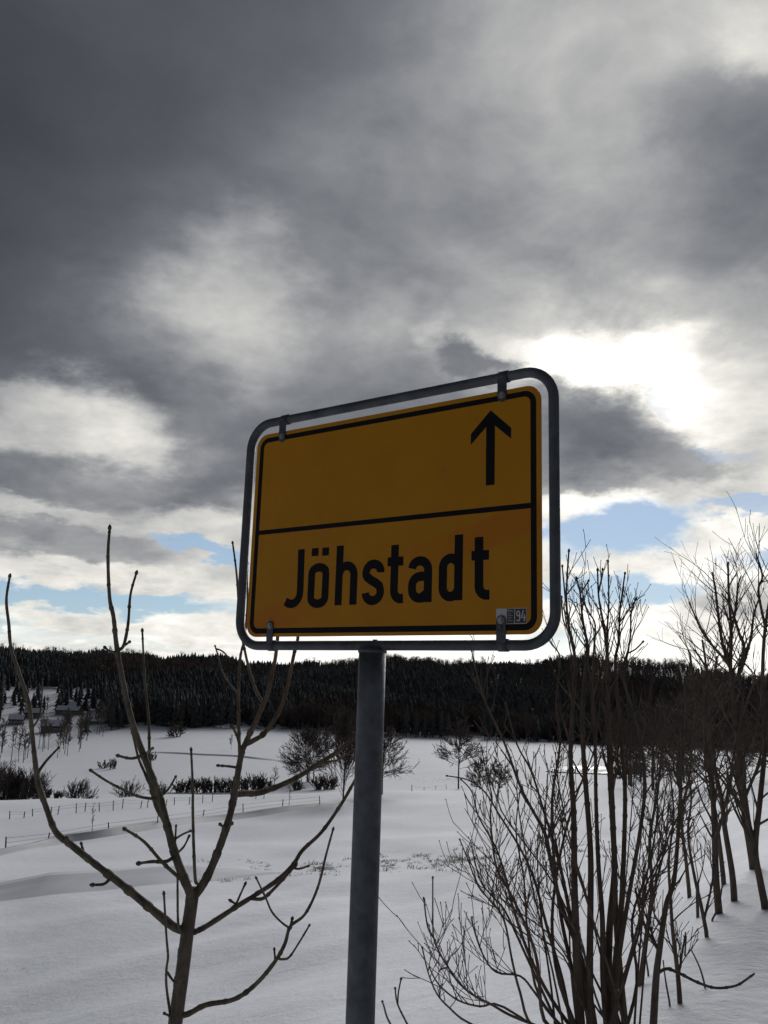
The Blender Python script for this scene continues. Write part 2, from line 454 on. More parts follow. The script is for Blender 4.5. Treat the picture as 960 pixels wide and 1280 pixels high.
def ground(x, y):
    r = max(math.hypot(x, y), .36); t = math.atan2(x, y)
    fi = math.log(r / .35) / (math.log(4200 / .35)) * (len(RR) - 1)
    i = min(int(fi), len(RR) - 2); fr = fi - i
    j = int(np.searchsorted(TH, t) - 1)
    j2 = (j + 1) % len(TH); t0 = TH[j]; t1 = TH[j2] if j2 else math.pi
    ft = (t - t0) / (t1 - t0) if t1 > t0 else 0
    a = ZG[i, j] * (1 - ft) + ZG[i, j2] * ft; c_ = ZG[i + 1, j] * (1 - ft) + ZG[i + 1, j2] * ft
    return a * (1 - fr) + c_ * fr


def hit(px, py, y0=3.0, y1=900):
    """first place where the sight line through the pixel meets the ground"""
    d = ray(px, py); Y = y0; prev = None
    while Y < y1:
        x = d.x / d.y * Y; z = CAM_Z + d.z / d.y * Y
        h_ = z - ground(x, Y)
        if h_ <= 0:
            if prev is None: return Vector((x, Y, ground(x, Y)))
            a, ha = prev
            k = ha / (ha - h_); Y = a + (Y - a) * k; x = d.x / d.y * Y
            return Vector((x, Y, ground(x, Y)))
        prev = (Y, h_); Y *= 1.012
    x = d.x / d.y * y1
    return Vector((x, y1, ground(x, y1)))


nr, ntt = ZG.shape
me = bpy.data.meshes.new('ground')
co = np.stack([XG, YG, ZG], -1).reshape(-1, 3)
idx = np.arange(nr * ntt).reshape(nr, ntt); nx = np.roll(idx, -1, 1)
q = np.stack([idx[:-1], nx[:-1], nx[1:], idx[1:]], -1).reshape(-1, 4)[:, ::-1]
co = np.vstack([co, [[0, 0, float(ZG[0].mean())]]])
faces = q.tolist() + [(len(co) - 1, int(idx[0, k]), int(nx[0, k])) for k in range(ntt)]
me.from_pydata(co.tolist(), [], faces); me.materials.append(M_SNOW)
me.polygons.foreach_set('use_smooth', [True] * len(me.polygons)); me.update()
go = bpy.data.objects.new('ground', me); COL.objects.link(go); tag(go, kind='structure')

# road beside the sign, behind and to the right of the camera
rb = MB(); prev = None
for s_ in np.concatenate([np.linspace(-40, 40, 41)]):
    pts = []
    for t_ in (-1.2, -3.0, -4.8, -6.6, -8.2):
        p = P0 + UR * s_ + NL * t_
        pts.append(Vector((p[0], p[1], ground(p[0], p[1]) + .03)))
    if prev:
        for k in range(4): rb.quad((prev[k], prev[k + 1], pts[k + 1], pts[k]))
    prev = pts
tag(rb.build('road', M_ASPHALT, smooth=True), kind='structure')

# ---------------------------------------------------------------- the town sign
SYAW = -0.6143
SO = Vector((-.0097, 2.4294, CAM_Z + .4643))
SX = Vector((math.cos(SYAW), math.sin(SYAW), 0)); SZ = Vector((0, 0, 1)); SN = Vector((math.sin(SYAW), -math.cos(SYAW), 0))


def pl(x, y, d=0.):
    """plate coordinates in mm: x from the left edge, y from the lower edge, d in front of the face"""
    return SO + SX * ((x - 500) / 1000) + SZ * ((y - 325) / 1000) + SN * (d / 1000)


def rrect(x0, y0, x1, y1, r, n=8):
    pts = []
    for cx, cy, a0 in ((x1 - r, y1 - r, 0), (x0 + r, y1 - r, 90), (x0 + r, y0 + r, 180), (x1 - r, y0 + r, 270)):
        for k in range(n + 1):
            a = rad(a0 + 90 * k / n); pts.append((cx + r * math.cos(a), cy + r * math.sin(a)))
    return pts


def slab(mb, pts, d0, d1):
    """flat shape (counter-clockwise, mm) with thickness from d0 (back) to d1 (front)"""
    n = len(pts); b0 = len(mb.v)
    for x, y in pts: mb.v.append(tuple(pl(x, y, d1)))
    for x, y in pts: mb.v.append(tuple(pl(x, y, d0)))
    mb.f.append(tuple(b0 + i for i in range(n)))
    mb.f.append(tuple(b0 + n + i for i in reversed(range(n))))
    for i in range(n):
        j = (i + 1) % n; mb.f.append((b0 + i, b0 + n + i, b0 + n + j, b0 + j))


def ringslab(mb, outer, inner, d0, d1):
    n = len(outer); b0 = len(mb.v)
    for pts, d in ((outer, d1), (inner, d1), (outer, d0), (inner, d0)):
        for x, y in pts: mb.v.append(tuple(pl(x, y, d)))
    for i in range(n):
        j = (i + 1) % n
        mb.f.append((b0 + i, b0 + j, b0 + n + j, b0 + n + i))
        mb.f.append((b0 + i, b0 + 2 * n + i, b0 + 2 * n + j, b0 + j))
        mb.f.append((b0 + n + i, b0 + n + j, b0 + 3 * n + j, b0 + 3 * n + i))


def stroke(mb, path, wd, d0, d1):
    """a pen stroke of constant width with square ends"""
    path = [p for i, p in enumerate(path) if i == 0 or math.hypot(p[0] - path[i - 1][0], p[1] - path[i - 1][1]) > .05]
    n = len(path); Lp, Rp = [], []
    for i in range(n):
        a = path[max(i - 1, 0)]; c_ = path[min(i + 1, n - 1)]
        tx, ty = c_[0] - a[0], c_[1] - a[1]; l = math.hypot(tx, ty); tx, ty = tx / l, ty / l
        k = 1.0
        if 0 < i < n - 1:
            sx, sy = path[i][0] - a[0], path[i][1] - a[1]; l2 = math.hypot(sx, sy)
            k = 1 / max(.5, (sx * tx + sy * ty) / l2)
        Lp.append((path[i][0] - ty * wd / 2 * k, path[i][1] + tx * wd / 2 * k)); Rp.append((path[i][0] + ty * wd / 2 * k, path[i][1] - tx * wd / 2 * k))
    b0 = len(mb.v)
    for pts, d in ((Lp, d1), (Rp, d1), (Lp, d0), (Rp, d0)):
        for x, y in pts: mb.v.append(tuple(pl(x, y, d)))
    for i in range(n - 1):
        mb.f.append((b0 + i, b0 + n + i, b0 + n + i + 1, b0 + i + 1))
        mb.f.append((b0 + i, b0 + i + 1, b0 + 2 * n + i + 1, b0 + 2 * n + i))
        mb.f.append((b0 + n + i, b0 + 3 * n + i, b0 + 3 * n + i + 1, b0 + n + i + 1))
    mb.f.append((b0, b0 + 2 * n, b0 + 3 * n, b0 + n)); e = n - 1
    mb.f.append((b0 + e, b0 + n + e, b0 + 3 * n + e, b0 + 2 * n + e))


def arc(cx, cy, rx, ry, a0, a1, n=10):
    return [(cx + rx * math.cos(rad(a0 + (a1 - a0) * k / n)), cy + ry * math.sin(rad(a0 + (a1 - a0) * k / n))) for k in range(n + 1)]


# yellow reflective film, with the ghost of a removed red slash across the lower panel
M_YEL = bpy.data.materials.new('yellow_film'); M_YEL.use_nodes = True
nt = M_YEL.node_tree; b = nt.nodes['Principled BSDF']; g = G(nt)
tc = nt.nodes.new('ShaderNodeTexCoord')
sc_ = g.sep(tc.outputs['Object'])     # metres from the foot of the post
lx = g.math('ADD', g.math('MULTIPLY', sc_[0], SX.x), g.math('MULTIPLY', sc_[1], SX.y))
M_YEL_PARTS = (nt, b, g, lx, sc_)

px_post, py_post = pl(479, 0, -12).xy
foot = Vector((px_post, py_post, ground(px_post, py_post) - .02))
sign = thing('town_sign', foot, 'yellow town exit sign reading Jöhstadt with upward arrow on grey steel post', 'road sign')
OX = (pl(0, 0) - foot).dot(SX); OZ = (pl(0, 0) - foot).z
U = g.math('MULTIPLY', g.math('SUBTRACT', lx, OX), 1000.0)                    # mm along the plate
V = g.math('MULTIPLY', g.math('SUBTRACT', sc_[2], OZ), 1000.0)
nz = g.noise(tc.outputs['Object'], 7, 5, .6)
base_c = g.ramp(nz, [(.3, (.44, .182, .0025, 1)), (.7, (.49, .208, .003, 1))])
dist = g.math('SUBTRACT', V, g.math('ADD', g.math('MULTIPLY', U, .285), 25.0))
dist = g.math('ADD', dist, g.math('MULTIPLY', g.math('SUBTRACT', nz, .5), 30.0))
stripe = g.math('MULTIPLY', g.mr(dist, -52, -34), g.mr(dist, 52, 34, ))
stripe = g.math('MULTIPLY', stripe, g.mr(V, 332, 322))
ends = g.math('MAXIMUM', g.mr(U, 330, 120), g.mr(U, 560, 800))
stripe = g.math('MULTIPLY', stripe, g.math('ADD', g.math('MULTIPLY', ends, .42), .12))
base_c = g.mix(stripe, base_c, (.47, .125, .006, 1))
runs = g.noise(g.vmath('MULTIPLY', tc.outputs['Object'], (26, 26, 2.2)), 1.0, 6, .65)
dirt = g.math('MAXIMUM', g.math('MULTIPLY', g.mr(g.noise(tc.outputs['Object'], 18, 7, .7), .58, .78), .30), g.math('MULTIPLY', g.mr(runs, .55, .80), .16))
base_c = g.mix(dirt, base_c, (.20, .12, .04, 1))
nt.links.new(base_c, b.inputs['Base Color']); b.inputs['Roughness'].default_value = .42; b.inputs['Specular IOR Level'].default_value = .25
bn = nt.nodes.new('ShaderNodeBump'); bn.inputs['Strength'].default_value = .05; bn.inputs['Distance'].default_value = .01
nt.links.new(g.noise(tc.outputs['Object'], 5, 3, .5), bn.inputs['Height']); nt.links.new(bn.outputs[0], b.inputs['Normal'])

# post
mb = MB()
top = pl(479, -26, -12)
pp = []; rr_ = []
for k in range(13):
    z = foot.z - .3 + (top.z - .006 - foot.z + .3) * k / 12
    pp.append((foot.x, foot.y, z)); rr_.append(.038)
mb.tube(pp, rr_, 32)
mb.build('post', M_GALV, sign)
# tubular frame
fr = rrect(-40, -26, 1030, 692, 82, 9)
mb = MB(); mb.tube([pl(x, y, -12) for x, y in fr], .0140, 16, closed=True); mb.build('frame', M_TUBE, sign)
mb = MB(); mb.tube([pl(479, -47, -12), pl(479, -36, -12)], .0405, 28)
mb.build('weld_collar', M_GALV, sign)
mb = MB(); mb.tube([pl(487, -13, -12), pl(487, -9.5, -12)], .007, 10); mb.build('rivet', M_GALV, sign)
# plate
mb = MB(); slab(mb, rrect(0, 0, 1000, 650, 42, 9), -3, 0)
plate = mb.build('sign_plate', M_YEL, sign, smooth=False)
mb = MB(); ringslab(mb, rrect(14, 10, 986, 637, 34, 9), rrect(30, 26, 970, 622, 19, 9), -.2, .5)
mb.build('border_line', M_BLACK, plate, smooth=False)
mb = MB(); slab(mb, [(29, 320), (971, 320), (971, 334), (29, 334)], -.2, .6); mb.build('divider_line', M_BLACK, plate, smooth=False)
mb = MB()
A = [(853, 600), (793, 542), (793, 512), (840, 556), (840, 393), (866, 393), (866, 556), (914, 512), (914, 542)]
slab(mb, A, -.2, .5); mb.build('arrow', M_BLACK, plate, smooth=False)
W_ = 25.5
def letter(strokes, dots=()):
    mb = MB()
    for i, s_ in enumerate(strokes): stroke(mb, s_, W_ if not isinstance(s_, tuple) else s_[1], -.2, .5 + .08 * i)
    for i, (x0, y0, x1, y1) in enumerate(dots): slab(mb, [(x0, y0), (x1, y0), (x1, y1), (x0, y1)], -.2, .5 + .08 * (i + len(strokes)))
    return mb.build('letter', M_BLACK, plate, smooth=False)
letter([[(210, 263), (212.5, 150), (212.5, 134)] + arc(181, 133, 31.5, 35, 0, -90, 8)[1:] + [(169, 99.5), (156, 106)]])
letter([arc(282, 186, 27, 18, 0, 180, 10) + [(255, 114)] + arc(282, 114, 27, 18.5, 180, 360, 10)[1:] + [(309, 150), (309, 187)]],
       [(251, 239, 277, 263), (292, 238, 317, 262)])
letter([[(359, 89), (359, 264)], [(359, 176)] + arc(386, 176, 27, 27, 150, 0, 9) + [(413, 89)]])
letter([arc(481, 181, 26, 22, -8, 90, 7) + arc(481, 178, 25, 25, 90, 190, 8)[1:] + [(460, 167), (474, 157), (492, 148), (504, 139)] +
        arc(481, 124, 27, 25.5, 18, -90, 9)[1:] + arc(481, 122, 25, 23.5, -90, -178, 8)[1:]])
letter([[(554, 253), (554, 124)] + arc(577, 124, 23, 23, 180, 262, 7)[1:] + [(585, 101.5)], [(530, 206), (583, 206)]])
letter([arc(638, 182, 25, 21, 178, 90, 6) + arc(638, 177, 27, 26, 90, 0, 8)[1:] + [(665, 89)],
        [(665, 160), (640, 160)] + arc(640, 136, 26, 24, 90, 180, 7)[1:] + [(614, 124)] + arc(640, 124, 26, 23.5, 180, 270, 7)[1:] + [(646, 101), (660, 112), (666, 120)]])
letter([[(760, 91), (760, 267)], [(759, 190)] + arc(736, 180, 24, 24.5, 40, 180, 9) + [(712, 126)] + arc(736, 126, 24, 24.5, 180, 318, 9) + [(759, 118)]])
letter([[(821, 256), (822, 126)] + arc(845, 126, 23, 23.5, 180, 262, 7)[1:] + [(853, 102.8)], [(799, 207), (851, 207)]])
# clamps
def clamp(xc, y0, y1, wd, yb, top_side):
    mb = MB()
    r = wd / 2
    if top_side: pts = [(xc - r, y1), (xc - r, y0 + r)] + arc(xc, y0 + r, r, r, 180, 360, 8)[1:] + [(xc + r, y1)]
    else: pts = [(xc + r, y0), (xc + r, y1 - r)] + arc(xc, y1 - r, r, r, 0, 180, 8)[1:] + [(xc - r, y0)]
    slab(mb, pts, .9, 3.6)
    c_ = mb.build('clamp', M_CLAMP, sign, smooth=False)
    mb = MB(); yt = 692 if top_side else -26
    mb.tube([pl(xc - r * .98, yt, -12), pl(xc + r * .98, yt, -12)], .0166, 18); mb.build('pipe_band', M_CLAMP, c_)
    mb = MB(); mb.tube([pl(xc, yb, 3.4), pl(xc, yb, 5.0)], .0095, 14); mb.build('washer', M_BOLT, c_, smooth=False)
    mb = MB(); mb.tube([pl(xc, yb, 5.0), pl(xc, yb, 10)], .0062, 6); mb.build('bolt', M_BOLT, c_, smooth=False)
    return c_
clamp(107, 615, 694, 27, 633, True); clamp(888, 618, 694, 27, 636, True)
clamp(102, -24, 48, 25, 33, False); cb = clamp(888, -24, 49, 27, 36, False)
mb = MB(); mb.tube([pl(886, 18, 3.4), pl(886, 18, 8)], .0055, 6); mb.build('bolt', M_GALV, cb, smooth=False)
# sticker
mb = MB(); slab(mb, [(873, 27), (958, 27), (958, 66), (873, 66)], -.2, .55); stick = mb.build('sticker', M_WHITE, sign, smooth=False, label='small black and white sticker with the number 94')
mb = MB(); slab(mb, [(903, 28), (924, 28), (924, 65), (903, 65)], .3, .66); mb.build('dark_field', M_DARKFILM, stick, smooth=False)
mb = MB(); slab(mb, [(926, 28.5), (957, 28.5), (957, 64.5), (926, 64.5)], .3, .66); mb.build('dark_field', M_DARKFILM, stick, smooth=False)
def tiny(name, strokes, wd, m_, d=.74):
    mb = MB()
    for i, s_ in enumerate(strokes): stroke(mb, s_, wd, .5, d + .03 * i)
    return mb.build(name, m_, stick, smooth=False)
tiny('digit', [arc(935, 52.5, 4.2, 6, 0, 360, 14), [(939.2, 52), (939.2, 39)] + arc(935, 38.5, 4.2, 4.5, 0, -150, 7)[1:]], 2.9, M_WHITE)
tiny('digit', [[(949.5, 60.5), (944, 42), (955, 42)], [(952, 50), (952, 33)]], 2.9, M_WHITE)
tiny('small_letter', [[(905.5, 57), (905.5, 63.5)], [(905.5, 63), (909, 63), (909, 60.5), (905.5, 60.2), (909, 57)]], 1.2, M_GREYTEXT)
tiny('small_letter', [[(911, 57), (913, 63.5), (915, 57)], [(911.6, 59), (914.4, 59)]], 1.2, M_GREYTEXT)
tiny('small_letter', [[(917.5, 63.5), (917.5, 57.4), (921.5, 57.4)]], 1.2, M_GREYTEXT)

for k in range(5):
    yb = 52.5 - 4.6 * k
    tiny('print_line', [[(905.5, yb), (905.5 + 9 + 6.5 * ((k * 37 % 10) / 10), yb)]], 1.3, M_GREYTEXT, .70)

# ---------------------------------------------------------------- traced twigs: helper
rng = random.Random(11)


def smooth_path(pts, n=3):
    """Catmull-Rom through the given tuples"""
    if len(pts) < 3: n = max(n, 3)
    P = [pts[0]] + list(pts) + [pts[-1]]; out = []
    for i in range(1, len(P) - 2):
        p0, p1, p2, p3 = (np.array(q_, float) for q_ in P[i - 1:i + 3])
        for k in range(n):
            t = k / n
            out.append(.5 * ((2 * p1) + (-p0 + p2) * t + (2 * p0 - 5 * p1 + 4 * p2 - p3) * t * t + (-p0 + 3 * p1 - 3 * p2 + p3) * t ** 3))
    out.append(np.array(P[-2], float))
    return out


def trace(pts, w0, w1, Y0, Y1, n=3, wig=0., ease=1.0):
    """pixel polyline + widths in px -> 3-D path and radii; Y0..Y1 are the distances of its ends"""
    sp_ = smooth_path(pts, n); N = len(sp_)
    path, rr2 = [], []
    for i, q_ in enumerate(sp_):
        t = i / (N - 1); Y = Y0 + (Y1 - Y0) * t + wig * math.sin(t * 5.0)
        path.append(at(q_[0], q_[1], Y)); rr2.append(max((w1 + (w0 - w1) * (1 - t) ** ease) * .5 / F_PX * Y, .0007))
    return path, rr2


def nodes_on(mb, path, rr2, every=7, start=2, k=1.35):
    """swollen leaf-scar nodes along a twig"""
    acc, gap_ = 0., .05 + .02 * every / 6
    for i in range(1, len(path) - 1):
        acc += (path[i] - path[i - 1]).length
        if i < start or acc < gap_: continue
        acc = 0.; p = path[i]; d = (path[i + 1] - path[i]).normalized(); r = rr2[i]
        mb.tube([p - d * r * 1.6, p - d * r * .5, p + d * r * .6, p + d * r * 1.8], [r * .7, r * (1 + (k - 1) * .8), r * k, r * .6], 7)


def bud(mb, path, r):
    p = path[-1]; d = (path[-1] - path[-2]).normalized()
    mb.tube([p - d * r * .6, p + d * r * 1.2, p + d * r * 3.0, p + d * r * 4.6], [r * .9, r * 1.75, r * 1.35, r * .25], 7)


# ---------------------------------------------------------------- the sapling left of the post
YS = 2.95
tb = at(210, 1330, YS); zb = ground(tb.x, tb.y)
sap = thing('sapling', (tb.x, tb.y, zb), 'bare young tree with few thick twigs in front of the snowfield beside the sign post', 'tree')
path, rr2 = trace([(212, 1340), (219, 1280), (228, 1215), (235, 1160), (241, 1118)], 17, 14.5, YS, YS, 5)
path = [Vector((tb.x - .01, tb.y, zb - .1)), Vector((tb.x - .005, tb.y, (zb + path[0].z) / 2))] + path
rr2 = [rr2[0] * 1.15, rr2[0] * 1.05] + rr2
mb = MB(); mb.tube(path, rr2, 14); nodes_on(mb, path, rr2, 6, 5, 1.08); mb.build('trunk', M_BARK, sap)
R2b = random.Random(8)
BR = [  # (points, w0, w1, Ya, Yb, [(twig points, w0, w1, dY)])
    ([(241, 1122), (232, 1103), (218, 1065), (201, 1002), (186, 961), (168, 912), (156, 864), (146, 809), (142, 772), (137, 747), (135, 696), (137, 662)], 12.5, 4, YS, YS - .25, [
        ([(146, 812), (154, 808), (160, 781), (163, 744), (170, 718)], 5, 3.4, .05), ([(146, 814), (139, 815), (132, 810)], 4, 3, -.05), ([(154, 808), (161, 803)], 4, 3, .03),
        ([(200, 996), (190, 985), (181, 966), (173, 947), (166, 918)], 4.5, 3, .06), ([(184, 941), (166, 948), (149, 945)], 4, 3.6, -.08), ([(184, 941), (190, 936)], 4, 3, .03),
        ([(191, 975), (187, 950), (186, 902), (181, 851), (178, 790)], 4.6, 2.8, .15), ([(197, 999), (175, 996), (156, 988), (133, 976), (115, 964)], 3.6, 3, -.15),
        ([(198, 998), (210, 987), (219, 972)], 3.2, 2.6, .08), ([(230, 1100), (216, 1062), (207, 1030), (196, 1010), (190, 990), (186, 972)], 6.5, 4.5, .05),
        ([(218, 1071), (207, 1077), (190, 1077), (175, 1079)], 5, 4, -.12), ([(225, 1098), (203, 1078), (180, 1052), (157, 1037)], 4.6, 4, -.2),
        ([(220, 1048), (228, 1043), (237, 1039)], 3.2, 2.6, .07), ([(222, 1066), (230, 1058), (236, 1046)], 3, 2.4, .07), ([(219, 1052), (220, 1034)], 3, 2.4, .02)]),
    ([(240, 1122), (249, 1112), (261, 1092), (276, 1055), (288, 1017), (295, 980), (302, 942), (311, 920), (322, 897), (335, 865), (342, 835), (346, 808), (349, 770)], 12, 4.5, YS, YS + .15, [
        ([(308, 930), (316, 926), (332, 915), (350, 887), (360, 855), (367, 820), (372, 800), (374, 770)], 7, 4, .12), ([(300, 950), (299, 925), (298, 880), (300, 825), (305, 800), (309, 760), (309, 706)], 4.4, 2.8, .05),
        ([(330, 880), (321, 866), (314, 846), (307, 818), (300, 780), (296, 720), (291, 680)], 4.4, 2.6, .1), ([(298, 868), (288, 856), (278, 840), (272, 818), (269, 808)], 2.6, 2, .12), ([(270, 811), (278, 814), (286, 822)], 2.4, 2, .02),
        ([(303, 945), (297, 922), (292, 911)], 4, 3.4, -.03), ([(299, 960), (287, 958), (274, 957)], 3.6, 3, -.06), ([(282, 1036), (276, 1031)], 4, 3.4, -.03), ([(284, 1036), (289, 1030)], 4, 3.4, -.03)]),
    ([(291, 993), (305, 992), (325, 991), (352, 981), (378, 968), (400, 953), (420, 941), (436, 927), (452, 912), (470, 896)], 8.5, 3.6, YS + .08, YS + .35, [
        ([(398, 955), (412, 952), (425, 949), (440, 938)], 3, 2.2, .05), ([(436, 926), (441, 917)], 2.5, 2, .03)]),
    ([(246, 1104), (244, 1098), (242, 1055), (241, 1010), (241, 985), (239, 939)], 4.6, 3, YS - .02, YS - .06, []),
    ([(233, 1163), (220, 1160), (200, 1145), (170, 1120), (145, 1100), (115, 1077), (90, 1057), (70, 1040), (58, 1010), (48, 980), (44, 952), (40, 915), (36, 879), (25, 845), (14, 811), (11, 780), (8, 750), (12, 722)], 11.5, 3.4, YS, YS - .4, [
        ([(47, 966), (58, 951), (72, 936)], 4, 2.6, .05), ([(42, 908), (48, 898), (52, 879), (53, 850)], 2.6, 1.8, .06), ([(138, 1098), (130, 1105), (118, 1106)], 4, 3.6, -.04),
        ([(94, 1060), (86, 1056), (84, 1050)], 5, 4, -.02), ([(105, 1068), (102, 1056)], 4, 3, .02)]),
    ([(243, 1165), (252, 1161), (264, 1154), (293, 1135), (317, 1120), (347, 1100), (367, 1080), (378, 1063), (402, 1040), (426, 1006), (440, 982), (452, 960)], 7.5, 4, YS, YS + .2, [
        ([(312, 1122), (322, 1124), (332, 1121), (350, 1103), (367, 1084)], 5, 4, -.02), ([(366, 1085), (374, 1086), (384, 1083)], 3, 2.6, -.03), ([(294, 1133), (300, 1119), (306, 1106)], 3, 2.6, .04), ([(296, 1131), (290, 1127)], 3, 3, .0)]),
    ([(222, 1270), (236, 1267), (258, 1256), (293, 1249), (320, 1230), (343, 1203), (356, 1180), (363, 1158), (381, 1143), (397, 1110), (408, 1067), (416, 1038)], 7.5, 2.8, YS, YS - .1, [
        ([(362, 1160), (352, 1153), (340, 1140), (332, 1122), (321, 1099)], 2.8, 2.2, .08), ([(347, 1198), (354, 1199), (362, 1196), (374, 1178), (386, 1158)], 3.2, 2.4, -.08), ([(344, 1200), (343, 1188)], 3, 2.4, .02), ([(363, 1160), (365, 1150)], 4.5, 3, .02)]),
    ([(214, 1278), (212, 1262), (208, 1233), (208, 1212), (210, 1195), (208, 1170), (205, 1119)], 3.6, 2.8, YS - .03, YS - .08, [
        ([(209, 1215), (215, 1224), (221, 1229), (229, 1223)], 3.2, 2.2, -.04), ([(212, 1270), (206, 1267)], 3, 3, -.03)]),
    ([(229, 1170), (223, 1156), (222, 1120), (222, 1098)], 3.4, 2.8, YS - .04, YS - .06, []),
]
for pts, w0, w1, Ya, Yb, tw in BR:
    mb = MB(); path, rr2 = trace(pts, w0 * .92, w1 * .88, Ya, Yb, 6, ease=1.15); rr2 = [r * R2b.uniform(.93, 1.08) for r in rr2]
    mb.tube(path, rr2, 10); nodes_on(mb, path, rr2, 6, 6, 1.18); bud(mb, path, rr2[-1] * .9)
    bo = mb.build('branch', M_BARK, sap)
    for tp, a, c_, dY in tw:
        mb = MB(); best = min(range(len(path)), key=lambda i: (path[i] - at(tp[0][0], tp[0][1], path[i].y)).length)
        Yt = path[best].y
        p2, r2 = trace(tp, a * .95, c_ * .85, Yt, Yt + dY, 5); r2 = [r * R2b.uniform(.92, 1.1) for r in r2]
        mb.tube(p2, r2, 8); nodes_on(mb, p2, r2, 5, 3, 1.3); bud(mb, p2, r2[-1] * .95)
        mb.build('twig', M_BARK, bo)

# ---------------------------------------------------------------- generic branching
def rot_about(v, axis, a):
    return Matrix.Rotation(a, 3, axis) @ v


def grow(mb, p, d, L_, r, lvl, R_, sides=4, up=.25, spread=(.45, .9), kids=(4, 7), ratio=(.45, .7), nseg=5, wob=.12, rmin=.0015, t0=.25, budr=0):
    path = [p.copy()]; rr3 = [r]; d = d.normalized()
    for k in range(nseg):
        d = (d + Vector((R_.gauss(0, wob), R_.gauss(0, wob), R_.gauss(0, wob) + up * .12))).normalized()
        p = p + d * (L_ / nseg); path.append(p.copy()); rr3.append(max(r * (1 - .72 * (k + 1) / nseg), rmin))
    mb.tube(path, rr3, sides, cap=lvl > 0)
    if budr and lvl == 0: bud(mb, path, budr)
    if lvl <= 0: return
    n = R_.randint(*kids)
    for k in range(n):
        t = t0 + (1 - t0) * (k + R_.random()) / n
        i = min(int(t * nseg), nseg - 1); fr = t * nseg - i
        q_ = path[i].lerp(path[i + 1], fr); dd = (path[i + 1] - path[i]).normalized()
        ax = dd.cross(Vector((R_.gauss(0, 1), R_.gauss(0, 1), R_.gauss(0, 1))))
        if ax.length < .05: continue
        nd = rot_about(dd, ax.normalized(), R_.uniform(*spread)); nd.z += up * .5
        nd.normalize()
        grow(mb, q_, nd, L_ * R_.uniform(*ratio) * (1.1 - .5 * t), max(rr3[i] * .62, rmin), lvl - 1, R_, max(3, sides - 1), up, spread, kids, ratio, max(3, nseg - 1), wob, rmin, t0 * .7, budr)


